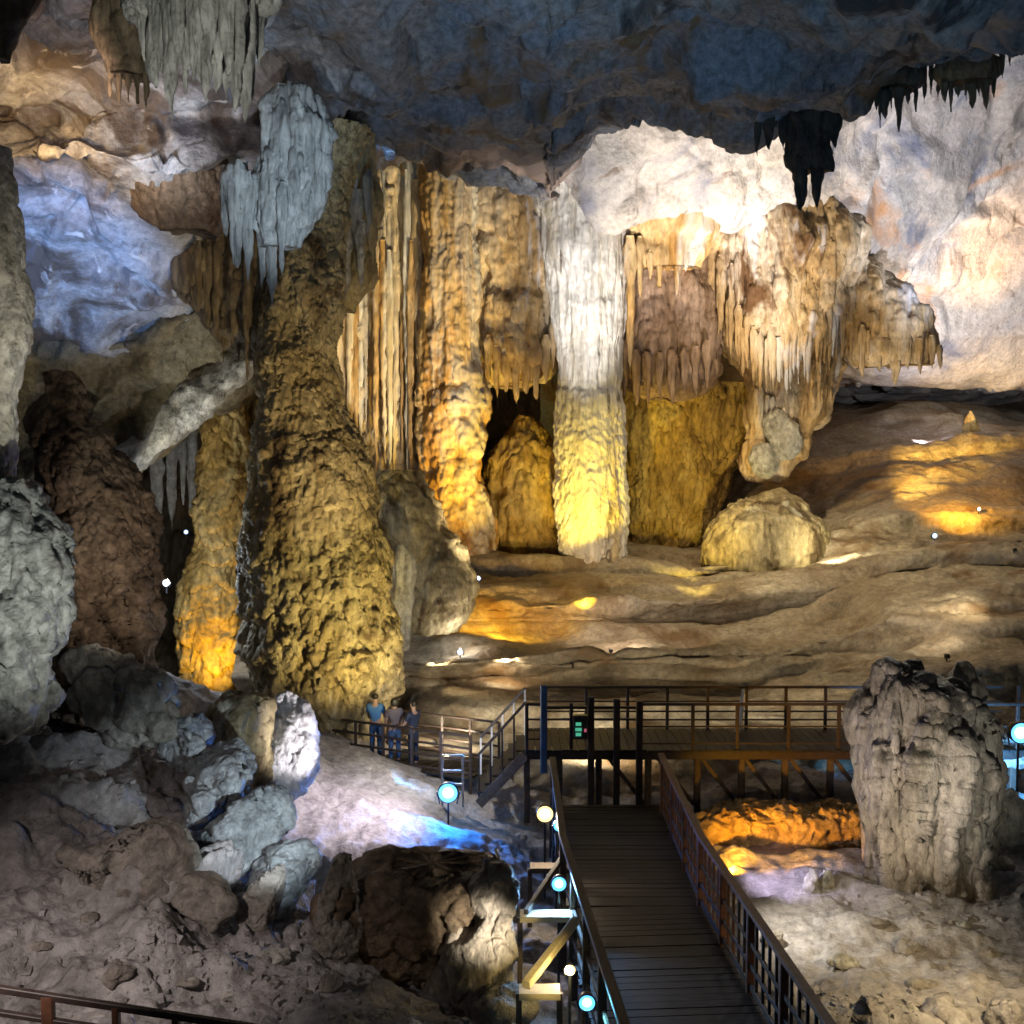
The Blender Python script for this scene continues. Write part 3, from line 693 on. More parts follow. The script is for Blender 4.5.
cluster('short_stalactite', 'short brown stalactites at the lit end of the ceiling edge',
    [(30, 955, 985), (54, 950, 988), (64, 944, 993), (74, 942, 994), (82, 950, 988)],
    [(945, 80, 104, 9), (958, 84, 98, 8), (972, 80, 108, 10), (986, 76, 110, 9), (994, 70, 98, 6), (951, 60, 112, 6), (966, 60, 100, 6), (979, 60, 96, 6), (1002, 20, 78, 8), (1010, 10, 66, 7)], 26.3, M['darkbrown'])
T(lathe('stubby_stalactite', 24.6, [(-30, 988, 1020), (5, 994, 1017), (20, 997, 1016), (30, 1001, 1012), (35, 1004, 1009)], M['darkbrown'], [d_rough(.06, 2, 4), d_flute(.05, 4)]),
  'single stubby brown stalactite at the upper corner of the ceiling', 'stalactite')
T(lathe('amber_stalactite', 41, [(90, 648, 676), (112, 650, 672), (140, 652, 670), (165, 655, 672), (178, 661, 670)], M['orange'], [d_rough(.1, 1, 4), d_flute(.08, 3)]),
  'amber stalactite sticking out of the bright vault', 'stalactite')
T(lathe('stump_stalactite', 38.5, [(105, 710, 742), (130, 712, 741), (150, 714, 738), (160, 716, 736)], M['orange'], [d_rough(.1, 1, 4), d_flute(.10, 3)]),
  'blunt tan stalactite stub showing below the dark ceiling edge', 'stalactite')
T(lathe('honey_drapery', 48.6, [(188, 958, 964), (198, 950, 972), (215, 948, 970), (240, 952, 968), (256, 955, 965), (264, 959, 962)], M['orange'], [d_rough(.1, 1, 4), d_flute(.08, 3)]),
  'honey coloured drapery on the pale rock shelf', 'stalactite')

# ================================================================== left side formations
# giant stalagmite
T(lathe('giant_stalagmite', 29, [(130, 236, 362), (160, 246, 352), (200, 258, 344), (240, 264, 340), (270, 268, 338), (300, 270, 336), (340, 270, 335), (370, 268, 336), (390, 266, 342), (420, 266, 352), (460, 258, 368),
    (500, 253, 378), (540, 250, 386), (580, 248, 391), (620, 246, 397), (650, 246, 398), (680, 258, 396), (700, 276, 392), (712, 290, 384), (740, 300, 380)], M['tan'],
    [d_rough(.28, .4, 4), lambda p: (.3 + below(-1.5, 3)(p)) * .17 * drips(p, .75, .9) + .10 * drips(p, 1.7, 1.3), d_flute(.10, 1.6, .25)] + knob(.55, .45) + [d_flute(.05, 4.5, .25), d_drip(.05, 4.0, 1.3)], sy=.85, step=1.15, yoff=[(150, 1.5), (300, .6), (460, 0)]),
  'giant brown stalagmite towering from floor to ceiling, ruffled at its foot', 'stalagmite')
# brown drapes to both sides of its neck
t = lathe('brown_drapery', 32.5, [(135, 306, 372), (180, 310, 372), (215, 312, 374), (250, 316, 368), (275, 320, 362), (295, 324, 352), (310, 328, 344)], M['tan'],
    [d_rough(.3, .5, 4)] + flow(1) + [d_pop(.12, 1.6, .6)], sy=.6)
T(t, 'rough brown drapery behind the neck of the giant stalagmite', 'flowstone')
for px, y0, y1, w, mm in [(346, 200, 300, 15, 'pale'), (358, 190, 268, 13, 'grey'), (368, 170, 240, 12, 'grey'), (336, 240, 334, 12, 'tan'), (352, 150, 232, 14, 'grey'), (328, 250, 318, 10, 'tan'), (342, 230, 322, 9, 'tan'), (361, 220, 292, 9, 'pale')]:
    stalactite(t, px, y0, y1, w, 31.2, M[mm], amp=.12)
T(lathe('side_flowstone', 34, [(470, 372, 420), (490, 366, 424), (520, 368, 440), (550, 376, 462), (575, 384, 470), (600, 390, 470), (630, 392, 455)], M['tan'],
    [d_rough(.35, .5, 4), d_drip(.12, 1.0)] + knob(1), sy=.8),
  'dim lumpy flowstone bank between giant stalagmite and orange column', 'flowstone')
T(lathe('fluted_stalagmite', 31, [(545, 398, 404), (556, 394, 410), (575, 392, 413), (600, 390, 412), (630, 392, 410), (650, 392, 410)], M['pale'], [d_rough(.08, 1, 3), d_flute(.08, 2.5)]),
  'small pale fluted stalagmite touching the flank of the giant one', 'stalagmite')
# amber stalagmite in the recess
T(lathe('amber_stalagmite', 35, [(405, 206, 240), (430, 202, 246), (470, 200, 248), (510, 198, 248), (545, 194, 248), (575, 190, 248), (600, 182, 248), (630, 178, 246), (660, 179, 242), (682, 182, 240), (700, 184, 238)], M['yellow'],
    [d_rough(.2, .6, 4), d_drip(.16, 1.3, 1.0), d_flute(.08, 2.2, .2)] + knob(.5, .5) + [d_drip(.05, 4, 1.3)]),
  'amber glowing stalagmite in the recess behind the giant one', 'stalagmite')
st = lathe('recess_stalactite', 38, [(330, 180, 282), (370, 185, 280), (400, 190, 276), (420, 200, 272)], M['yellow'], [d_rough(.25, .5, 4), d_flute(.2, 1.6)], sy=.5)
T(st, 'yellow brown stalactite row under the pale overhang', 'stalactite')
for px, y0, y1, w in [(192, 430, 520, 13), (183, 440, 505, 10), (172, 440, 530, 15), (207, 400, 455, 12), (217, 400, 452, 7), (230, 390, 445, 9), (244, 380, 480, 13), (258, 370, 470, 14), (268, 360, 440, 12), (158, 455, 530, 16)]:
    stalactite(st, px, y0 - 25, y1, w, 37 + random.uniform(-.6, .6), M['yellow'] if px > 238 else M['pale'])
# column of brown ruffled stone
T(lathe('ruffled_column', 20.5, [(372, 42, 72), (395, 40, 82), (420, 38, 92), (445, 34, 108), (470, 32, 128), (500, 34, 140), (525, 40, 146), (550, 44, 147), (575, 46, 140), (600, 50, 144), (630, 54, 146), (660, 60, 144), (690, 66, 142), (720, 70, 140)], M['brown'],
    [d_rough(.22, .6, 4), d_drip(.18, 1.0, 1.0), d_drip(.07, 2.6, 1.2), lambda p: below(-1.8)(p) * .20 * (1 - 2 * np.abs(pn(vec3(p, 1., .2) * S(2.6, 2.6, .5))))] + knob(.75, .55), step=1.2),
  'dark brown ruffled stalagmite column beside the pale one at the picture edge', 'stalagmite')
# pale pillar at the frame edge and its bulging foot
T(lathe('edge_pillar', 15.5, [(150, -40, 8), (220, -40, 14), (270, -40, 20), (320, -40, 25), (350, -40, 25), (390, -40, 14), (440, -40, 10), (490, -40, 12), (510, -40, 10)], M['pale'],
    [d_rough(.12, .8, 4)] + knob(.5, .5), step=1.2),
  'tall pale knobbly pillar cut off by the picture edge', 'stalagmite')
T(lathe('edge_mound', 15, [(480, -60, 30), (500, -60, 44), (525, -60, 52), (560, -60, 59), (600, -60, 60), (640, -60, 54), (670, -60, 44), (700, -60, 40), (730, -60, 30)], M['wetgrey'],
    [d_rough(.16, .8, 4), d_drip(.14, 1.2), d_flute(.10, 2.6, .3)] + knob(.6, .5) + [d_pits(.12, 3.4, .6), d_pop(.03, 9, .7)], step=1.15),
  'grey white lumpy stalagmite mound under the pale pillar', 'stalagmite')
# hanging groups at the top
big = lathe('stalactite_chandelier', 17, [(-90, 120, 265), (-40, 130, 262), (0, 136, 258), (6, 142, 252), (18, 150, 246), (26, 160, 236)], M['grey'], [d_rough(.1, .8, 3), d_flute(.20, 2.2, .03), d_flute(.10, 6, .03), d_flute(.04, 14, .04)], sy=.7, step=1.2)
T(big, 'large grey stalactite bunch hanging at the top, tips over pale rock', 'stalactite')
for px, y0, y1, w, dY in [(172, 0, 124, 24, -.85), (156, 0, 88, 24, -.6), (145, -10, 66, 20, -.2), (165, -10, 96, 18, -.2), (185, 0, 94, 24, -.3), (194, 0, 82, 20, -.7), (205, 0, 104, 28, -.2), (216, 0, 94, 24, -.75), (226, 0, 100, 24, -.2),
                          (235, 0, 112, 24, -.5), (245, 0, 124, 24, -.3), (252, -10, 100, 18, 0), (259, -20, 78, 14, .1), (178, 0, 74, 17, -1.), (209, 0, 70, 18, -1.05), (228, 0, 76, 18, -.95), (198, 10, 64, 14, -1.), (240, 10, 80, 14, -.9)]:
    stalactite(big, px, y0 - 40, y1, w, 17 + dY, M['grey'], belly=.12, amp=.10)
low = lathe('brown_stalactite', 19, [(0, 98, 150), (40, 100, 152), (62, 104, 150), (78, 110, 148)], M['darkbrown'], [d_rough(.2, .8, 4), d_flute(.14, 2.4)], sy=.7)
T(low, 'short brown stalactite group next to the large grey bunch', 'stalactite')
for px, y0, y1, w in [(110, 40, 98, 10), (119, 50, 106, 9), (128, 50, 102, 10), (137, 50, 104, 9), (146, 50, 112, 9)]:
    stalactite(low, px, y0, y1, w, 18.8, M['darkbrown'])
drp = lathe('winged_drapery', 24, [(88, 284, 302), (98, 270, 312), (115, 268, 318), (140, 266, 321), (170, 262, 321), (195, 258, 319), (215, 258, 312), (232, 262, 304), (248, 266, 296)], M['grey'],
    [d_rough(.12, .8, 4), d_flute(.15, 2.2), d_flute(.08, 6), d_flute(.03, 13), d_pop(.03, 5, .4)], sy=.5, step=1.3)
T(drp, 'blue grey winged drapery stalactite hanging in front of the giant stalagmite', 'stalactite')
for px, y0, y1, w in [(237, 178, 268, 26), (226, 184, 236, 14), (248, 190, 283, 13), (262, 200, 290, 12), (272, 190, 308, 15), (282, 200, 275, 12), (292, 190, 255, 13), (302, 180, 240, 14), (244, 180, 250, 12)]:
    stalactite(drp, px, y0 - 18, y1, w, 23.8 + random.uniform(-.4, .4), M['grey'], belly=.1)
T(lathe('corner_stalactite', 14, [(-60, -30, 40), (-20, -30, 34), (10, -25, 26), (35, -15, 18), (60, -6, 8)], M['darkbrown'], [d_rough(.12, 1, 4), d_flute(.1, 3)]),
  'dark brown stalactite in the upper corner of the picture', 'stalactite')
T(lathe('brown_boss', 27.5, [(150, 145, 225), (180, 140, 226), (205, 143, 226), (222, 150, 220), (232, 160, 210)], M['brown'], [d_rough(.4, .7, 5), d_flute(.1, 2)], sy=.7),
  'rounded brown boss below the pale ledge, above the blue slab', 'rock')
bd = lathe('fringed_flowstone', 30.5, [(190, 200, 285), (240, 190, 288), (270, 190, 288), (300, 204, 286), (325, 226, 284), (345, 246, 282), (356, 256, 278)], M['darkbrown'], [d_rough(.4, .6, 4)] + flow(1.3), sy=.5)
T(bd, 'shadowy brown fringed flowstone behind the winged drapery', 'flowstone')
for i in range(12):
    px = 192 + i * 8 + random.uniform(-2, 2)
    stalactite(bd, px, 240, np.interp(px, [190, 250, 285], [312, 362, 368]) + random.uniform(-14, 22), random.uniform(7, 12), 29.9 + random.uniform(-.6, .3), M['darkbrown'])

# ================================================================== rocks on the lower left and floor
def B(name, label, px, py, Y, rad, mat, disp, cuts=0, seed=0, cat='boulder', **k):
    return T(boulder(name, P(px, py, Y), rad, mat, disp, cuts, seed, **k), label, cat)
rk = craggy(.8)
B('round_boulder', 'broad dust-covered brown boulder half sunk in the near slope', 122, 872, 15.6, (1.15, 1.0, .85), M['boulder'], [d_rough(.2, .7, 5)] + craggy(.8), 12, 21, tiltm=.45)
B('fluted_boulder', 'pale fluted lump of rock fallen beside the brown column', 118, 692, 18.2, (1.0, .7, .55), M['pale'], [d_facet(.2, .8), d_flute(.10, 3.2, .3)] + craggy(.5), 4, 22, tiltm=.6)
for i, (px, py, Y, rx, rz, sd) in enumerate([(190, 738, 18.6, .50, .70, 31), (218, 785, 18.0, .72, .82, 32), (246, 836, 17.4, .72, .88, 33), (286, 884, 16.8, .5, .66, 34)]):
    lab = ['upright pale grey block at the top of the wet rock ridge', 'craggy wet grey block, second down the rock ridge', 'bluish wet grey block, biggest of the rock ridge', 'small blue lit grey block at the bottom of the rock ridge'][i]
    B('ridge_block', lab, px, py, Y, (rx, .7, rz), M['wetgrey'], craggy(.8) + [d_pop(.08, 3.5), d_pits(.06, 5, .8)], 9, sd, tiltm=.5, res=.03)
B('mossy_boulder', 'olive brown craggy boulder beside the white lit one', 246, 745, 20.2, (.85, .8, .95), M['tan'], craggy(.9) + [d_pop(.07, 3)], 8, 41, res=.03)
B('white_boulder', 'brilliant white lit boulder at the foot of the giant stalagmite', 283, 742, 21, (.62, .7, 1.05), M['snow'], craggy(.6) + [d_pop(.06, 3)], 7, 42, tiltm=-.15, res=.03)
B('chipped_rock', 'small tan chipped rock below the wet ridge', 200, 905, 15.3, (.5, .45, .45), M['boulder'], rk, 9, 43)
B('upright_rock', 'pointed upright tan rock leaning on the slope below the ridge', 262, 900, 15.6, (.5, .4, .6), M['boulder'], rk, 9, 44)
# cracked block with the hollow side
blk = lathe('cracked_block', 16.6, [(858, 392, 470), (862, 360, 488), (872, 336, 497), (888, 326, 498), (920, 320, 480), (960, 324, 456), (990, 334, 436), (1010, 346, 424), (1030, 350, 420)], M['brown'],
    [d_rough(.16, .7, 5), d_facet(.22, .75, 1.), d_facet(.08, 2.2, .9), d_rough(.03, 6, 4)], sq=6., sy=.6, step=1.2, turn=.12)
T(blk, 'big square cracked block with a dark shaded face next to the boardwalk', 'boulder')
B('jagged_rock', 'jagged dark rock forming the rim of the big square block', 338, 912, 15.7, (.42, .4, .85), M['boulder'], craggy(.8), 4, 52, tiltm=.2, res=.025)
T(lathe('wedge_boulder', 15.9, [(862, 490, 500), (875, 480, 508), (905, 462, 514), (945, 440, 516), (985, 424, 512), (1010, 416, 508), (1030, 414, 506)], M['stump'],
    [d_rough(.10, .8, 4), d_facet(.16, .9, 1.), d_facet(.06, 2.6, .9), d_rough(.03, 5, 4)], sq=4., sy=.9, step=1.1, turn=-.5),
  'lit sandy wedge shaped boulder sloping down to the wooden steps', 'boulder')
B('corner_boulder', 'small brown boulder on the ground between block and steps', 500, 1000, 15, (.4, .4, .25), M['boulder'], rk, 3, 54)
# stump
sm = lathe('stump_rock', 20, [(664, 882, 892), (674, 878, 902), (690, 876, 940), (700, 872, 958), (712, 866, 966), (724, 860, 970), (738, 857, 974), (760, 858, 978), (790, 864, 981), (820, 872, 983), (850, 876, 987), (875, 878, 990), (890, 876, 993), (910, 874, 994)], M['stump'],
    [d_rough(.16, .7, 4), d_flute(.30, 1.3, .10), d_flute(.16, 2.7, .12), d_flute(.07, 6, .15), d_pits(.12, 1.8, .3)] + knob(.45, .35), sy=.7, step=1.15)
T(sm, 'massive grey tan rock stump standing on the floor by the platform', 'rock')
c = P(962, 690, 20.2)
boulder('horn', c, (.38, .4, .55), M['stump'], [d_pop(.1, 2.5), d_rough(.1, 1.6, 4)], 2, 61, parent=sm, res=.03)
c = P(888, 684, 20.0)
boulder('horn', c, (.26, .4, .52), M['stump'], [d_pop(.1, 2.5), d_rough(.1, 1.6, 4)], 2, 62, parent=sm, res=.03)
B('pinkish_rock', 'small tan rock lying behind the stump near the blue lamp', 1012, 820, 21.5, (.32, .35, .6), M['pale'], rk, 2, 63)
B('angular_rock', 'angular whitish slab under the blue lamp beyond the stump', 1004, 755, 24.5, (.5, .5, .35), M['pale'], rk, 3, 64)
for i, (px, w, sd) in enumerate([(811, 10, 0), (827, 9, 1)]):
    T(lathe('twin_stalagmite', 19.3 + .15 * i, [(866 + 4 * i, px - 2.5, px + 2.5), (871 + 3 * i, px - 5, px + 5), (880, px - w * .75, px + w * .7), (888, px - w, px + w * .95), (897, px - w * 1.25, px + w * 1.2)], M['pale'], [d_rough(.07, 2.2, 5), d_pop(.04, 5), d_rough(.02, 9, 3)], step=.8),
      ['small white pointed stalagmite stub, taller of two before the rimstone', 'small white stalagmite stub, shorter of two, nearer the stump'][i], 'stalagmite', 'white stubs on the floor')
# rimstone dam
def rimd(p): return .14 * popcorn(p, 1.9, .8) + .10 * drips(p, 2.2, .8) + .08 * popcorn(p, 4.5) + .14 * pits(p, 3.2)
T(boulder('rimstone_dam', P(785, 842, 22.3) + np.array([0, .3, -.15]), (1.95, .7, .78), M['rim'], [d_rough(.16, .7, 3), rimd, d_rough(.02, 6, 3)], 0, 71, power=4, res=.03),
  'orange lit rimstone dam with a pitted crust under the platform', 'rock')
labs = ['flat grey boulder at the bottom beside the boardwalk rail', 'yellowish round boulder at the bottom of the floor', 'low tan boulder at the bottom, beside the yellowish one', 'dark edged boulder in the bottom corner of the floor']
for i, (px, py, rx, rz) in enumerate([(868, 1018, .42, .28), (912, 1022, .3, .25), (950, 1024, .36, .22), (1010, 1014, .42, .22)]):
    B('floor_boulder', labs[i], px, py, 14.6, (rx, .4, rz), M['pale'] if i == 1 else M['ground'], rk, 8, 80 + i)
g = np.random.default_rng(21)
# loose stones

def rubble(name, spots, n, mat, seed):
    g = np.random.default_rng(seed); V, Fc = [], []
    base = np.array([[1, 1, 1], [1, -1, 1], [-1, -1, 1], [-1, 1, 1], [1, 1, -1], [1, -1, -1], [-1, -1, -1], [-1, 1, -1]], float) * .5
    fc = np.array([[0, 1, 2, 3], [7, 6, 5, 4], [0, 4, 5, 1], [1, 5, 6, 2], [2, 6, 7, 3], [3, 7, 4, 0]])
    k = 0
    while k < n:
        s = spots[g.integers(len(spots))]
        px, py = s[0] + g.normal() * s[2], s[1] + g.normal() * s[3]
        d = Vector(P(px, py, 10.)).normalized()
        h = hit(ground, Vector((0, 0, 0)), d)
        if h is None: continue
        sz = .02 + .08 * g.random() ** 4
        q = base * (.7 + .6 * g.random((8, 3))) * sz * np.array([1.3, 1, .8]); t = g.random() * 6.28
        q = np.stack([q[:, 0] * math.cos(t) - q[:, 1] * math.sin(t), q[:, 0] * math.sin(t) + q[:, 1] * math.cos(t), q[:, 2] + sz * .2], -1) + np.array(h)
        V.append(q); Fc.append(fc + 8 * k); k += 1
    return props(mesh(name, np.concatenate(V), [np.concatenate(Fc)], mat, smooth=False), kind='stuff')
def hit(o, src, d):
    lc = Vector(o['org']); ok, loc, nn, ix = o.ray_cast(src - lc, d)
    return loc + lc if ok else None
bpy.context.view_layer.update()
rb = rubble('rubble', [(60, 950, 70, 25), (200, 960, 70, 30), (330, 985, 60, 18), (100, 800, 60, 50), (230, 900, 40, 25), (420, 1010, 40, 8), (960, 900, 60, 12), (840, 1000, 60, 10)], 1000, M['ground'], 5)
T(rb, 'small broken rock chips scattered over the dusty slope and floor', 'rubble'); rb['kind'] = 'stuff'
# loose stones on the floor, each found by casting down on the ground
def drop(x, y):
    h = [hit(o, Vector((x, y, 2.)), Vector((0, 0, -1))) for o in (ground, terrain)]; h = [q.z for q in h if q is not None]
    return max(h) if h else -8.
stone_places = [(730, 905, 'by the rail'), (772, 940, ''), (905, 950, ''), (960, 925, ''), (880, 925, ''), (925, 985, ''), (845, 965, ''), (40, 948, ''), (185, 985, ''), (232, 1000, ''), (120, 975, ''), (330, 985, ''), (275, 960, ''), (90, 920, ''), (990, 955, '')]
lst = ['small stone on the floor just beyond the boardwalk rail', 'flat stone on the floor beyond the middle of the boardwalk rail', 'pale stone on the floor in front of the stump',
       'low grey stone on the floor in the stump shadow', 'brown stone on the floor before the stump foot', 'rough stone on the yellowish floor near the bottom boulders', 'small stone on the floor above the flat grey boulder',
       'whitish stone on the slope above the near railing', 'stone in a dark hole of the slope above the near railing', 'pale chip of stone on the slope at the end of the near railing', 'small brown stone on the slope over the near railing posts',
       'small stone in front of the big square block', 'brown stone between the square block and the slope', 'stone lodged under the broad brown boulder', 'small stone at the picture edge of the floor behind the corner boulder']
for i, (px, py, _) in enumerate(stone_places):
    d = Vector(P(px, py, 10.)); h = hit(ground, Vector((0, 0, 0)), d.normalized())
    if h is None: continue
    s = random.uniform(.10, .22)
    T(boulder('stone', np.array(h) + np.array([0, 0, s * .25]), (s * random.uniform(1, 1.6), s, s * random.uniform(.5, .8)), M['boulder' if i % 3 else 'pale'], [d_facet(s * .4, 2.5, .8), d_rough(s * .25, 4, 4)], 3, 200 + i, res=.02), lst[i], 'stone', 'loose stones')

# ================================================================== timber walkways
ZD = -6.6                                        # level of the boardwalk and platform
ZB = -7.7
def xl(Y): return 1.23 - .0680 * (min(Y, 18.2) - 12.7)
bw = empty('boardwalk', (1.6, 9, ZB)); T(bw, 'long dark plank boardwalk with timber rails running to the platform', 'boardwalk')
it = []; y = 9.0; g = np.random.default_rng(2)
while y < 23.5:
    w = .19; x = xl(y) + 1.16
    it.append(((x + g.uniform(-.02, .02), y, ZB - .03 + g.uniform(-.006, .006)), (2.38 + g.uniform(-.04, .04), w - .014, .05), .0686 * (y < 18.2) + g.uniform(-.004, .004)))
    y += w
boxes('deck', it, M['deckwood'], bw)
for sx in (.1, 1.16, 2.2):
    beam('joist', (xl(9) + sx, 9, ZB - .15), (xl(18.2) + sx, 18.2, ZB - .15), .1, .18, M['wood'], bw)
    beam('joist', (xl(18.2) + sx, 18.2, ZB - .15), (xl(18.2) + sx, 23.5, ZB - .15), .1, .18, M['wood'], bw)
HR = 1.2
for side, mat in ((0., M['wood']), (2.33, M['rail'])):
    top = [(xl(9) + side, 9), (xl(18.2) + side, 18.2), (xl(18.2) + side, 23.9 if side == 0 else 23.2)]
    ys = [9.4, 10.8, 12.25, 13.75, 15.25, 16.75, 18.2, 19.8, 21.4, 22.9]
    for k in (0, 1):
        a, b = top[k], top[k + 1]
        if side == 0 and k == 1: b = (b[0], 22.9)
        beam('handrail', (a[0], a[1], ZB + HR), (b[0], b[1], ZB + HR), .13, .07, M['redrail'] if side else mat, bw)
        for hz in ((.72, .40) if side else (.55,)):
            beam('rail', (a[0], a[1], ZB + hz), (b[0], b[1], ZB + hz), .045, .07, mat, bw)
        beam('rail', (a[0], a[1], ZB + .10), (b[0], b[1], ZB + .10), .045, .10, mat, bw)
    for yy in ys:
        if side == 0 and yy > 23: continue
        beam('post', (xl(yy) + side, yy, ZB - .2), (xl(yy) + side, yy, ZB + HR - .03), .11, .11, M['redrail'] if side else mat, bw)
        beam('pile', (xl(yy) + side, yy, ZB - .2), (xl(yy) + side, yy, ZB - 2.4), .14, .14, M['wood'], bw)
    if side:
        for i in range(len(ys) - 1):
            for q in range(1, 5):
                yy = ys[i] + (ys[i + 1] - ys[i]) * q / 5
                beam('baluster', (xl(yy) + side, yy, ZB + .1), (xl(yy) + side, yy, ZB + HR - .03), .04, .05, M['redrail' if yy > 16 else 'rail'], bw)

pf = empty('viewing_platform', (4, 24.8, ZD)); T(pf, 'timber viewing platform on trestles with railings in front of the terraces', 'platform')
YF, YB = 24.0, 24.85
def wx(px, Y): return (px - 512) / F * Y
it = []; x = wx(527, YF); x1 = 11.6
while x < x1:
    it.append(((x + .09, YF + .88, ZD - .03 + g.uniform(-.006, .006)), (.175, 1.95 + g.uniform(-.04, .04), .05), 0)); x += .19
boxes('deck', it, M['deckwood'], pf)
def railing(par, pts, n, posts=None, h=1.0, mat=None, rails=(1.0, .66, .42, .22), w=.06, pw=.07):
    for (a, b) in zip(pts[:-1], pts[1:]):
        for k, r in enumerate(rails):
            beam('handrail' if k == 0 else 'rail', (a[0], a[1], a[2] + r * h), (b[0], b[1], b[2] + r * h), .07 if k == 0 else .04, .06 if k == 0 else .035, mat, par)
for a, b in ((wx(545, YB + .9), 11.6),):
    railing(pf, [(a, YB + .9, ZD), (b, YB + .9, ZD)], 0, mat=M['rail'])
Yb = YB + .9
for px in (545, 587, 629, 669, 710, 749, 789, 829, 867, 905, 944, 985, 1024):
    beam('post', (wx(px, Yb), Yb, ZD - .1), (wx(px, Yb), Yb, ZD + 1.03), .07, .07, M['rail'], pf)
railing(pf, [(wx(527, YF), YF, ZD), (wx(544, YF), YF, ZD)], 0, mat=M['rail'])
railing(pf, [(wx(641, YF), YF, ZD), (11.6, YF, ZD)], 0, mat=M['rail'], rails=(1.0, .5, .12))
railing(pf, [(wx(641, YF), YF + .02, ZD), (wx(544, YF), YF + .02, ZD)], 0, mat=M['rail'], rails=(.92, .66))
for px in (527, 572, 695, 740, 792, 843, 890, 935, 980, 1024):
    beam('post', (wx(px, YF), YF, ZD - .1), (wx(px, YF), YF, ZD + 1.02), .075, .075, M['rail'], pf)
for px, h in ((592, 1.2), (618, 1.15), (641, 1.1)):
    beam('gate_post', (wx(px, YF - .1), YF - .1, ZD - 1.6), (wx(px, YF - .1), YF - .1, ZD + h), .14, .14, M['rail'], pf)
beam('steel_post', (wx(544, YF), YF - .1, ZD - .5), (wx(544, YF), YF - .1, ZD + 1.45), .15, .15, M['bluesteel'], pf)
for k, px in enumerate((527, 560, 600, 650, 700, 745, 789, 835, 880, 925, 975, 1020)):
    for yy in (YF + .15, YB + .7):
        beam('trestle_leg', (wx(px, yy), yy, ZD - .1), (wx(px, yy), yy, ZD - 1.7), .14, .14, M['wood'], pf)
    if px > 640:
        beam('brace', (wx(px, YF) - .9, YF + .2, ZD - .2), (wx(px, YF) - .05, YF + .2, ZD - 1.3), .09, .09, M['wood'], pf)
beam('fascia', (wx(527, YF), YF + .02, ZD - .14), (11.6, YF + .02, ZD - .14), .06, .2, M['rail'], pf)
beam('joist', (wx(527, YF), YF + 1.4, ZD - .2), (11.6, YF + 1.4, ZD - .2), .12, .22, M['wood'], pf)
beam('fascia', (wx(527, YF), YB + .95, ZD - .14), (11.6, YB + .95, ZD - .14), .06, .2, M['rail'], pf)

# lower walkway where the visitors stand, and the stair between
ZL = -7.85
lw = empty('lower_walkway', (-3, 26.8, ZL)); T(lw, 'lower timber walkway with railing where three visitors stand', 'walkway')
A0 = np.array([wx(300, 28.2), 28.2, ZL]); A1 = np.array([wx(470, 26.0), 26.0, ZL])
def lerp(t): return A0 + (A1 - A0) * t
it = []
ang = math.atan2(A1[1] - A0[1], A1[0] - A0[0])
nrm = np.array([math.sin(ang), -math.cos(ang), 0])
for i in range(27):
    c = lerp((i + .5) / 27) - nrm * .75
    it.append((c + np.array([0, 0, -.03]), (.16, 1.6, .05), ang))
boxes('deck', it, M['deckwood'], lw)
for r_, k in ((1.0, 0), (.7, 1), (.4, 2), (.1, 3)):
    for off in (0, -1.5):
        beam('handrail' if k == 0 else 'rail', lerp(0) + nrm * off + np.array([0, 0, r_]), lerp(1) + nrm * off + np.array([0, 0, r_]), .06, .05, M['rail'], lw)
for i in range(7):
    for off in (0, -1.5):
        q = lerp(i / 6) + nrm * off
        beam('post', q + np.array([0, 0, -.9]), q + np.array([0, 0, 1.0]), .075, .075, M['rail'], lw)
sta = empty('wooden_stair', (wx(485, 25.2), 25.2, ZL)); T(sta, 'short wooden stair with sloping handrails up to the platform', 'stair')
s0 = np.array([wx(480, 25.6), 25.2, ZL]); s1 = np.array([wx(526, YF), 24.8, ZD])
for i in range(6):
    q = s0 + (s1 - s0) * (i + .5) / 6
    boxes('tread', [(q, (.26, 1.3, .045), 0)], M['deckwood'], sta)
for off in (-.72, .72):
    o = np.array([0, off, 0])
    beam('stringer', s0 + o + np.array([0, 0, -.15]), s1 + o + np.array([0, 0, -.15]), .06, .22, M['wood'], sta)
    beam('handrail', s0 + o + np.array([0, 0, 1.0]), s1 + o + np.array([0, 0, 1.02]), .06, .06, M['rail'], sta)
    for i in range(5):
        q = s0 + (s1 - s0) * i / 4 + o
        beam('baluster', q + np.array([0, 0, -.1]), q + np.array([0, 0, 1.0]), .045, .045, M['rail'] if off < 0 else M['whitepaint'], sta)

# near railing at the bottom corner
nr = empty('near_railing', (-4, 11, -6.4)); T(nr, 'dark timber railing crossing the bottom corner nearest the viewer', 'railing')
n0, n1 = P(-80, 977, 11), P(262, 1029, 11)
for dz in (0, -.25):
    beam('handrail' if dz == 0 else 'rail', n0 + np.array([0, 0, dz]), n1 + np.array([0, 0, dz]), .07, .07 if dz == 0 else .05, M['rail'], nr)
for px, py in ((-60, 980), (48, 996), (116, 1007), (176, 1016), (236, 1025)):
    q = P(px, py, 11); beam('post', q + np.array([0, 0, -1.0]), q, .12 if px == 48 else .07, .09, M['redrail'], nr)
beam('deck_edge', n0 + np.array([0, 0, -1.0]), n1 + np.array([0, 0, -1.0]), .3, .08, M['wood'], nr)

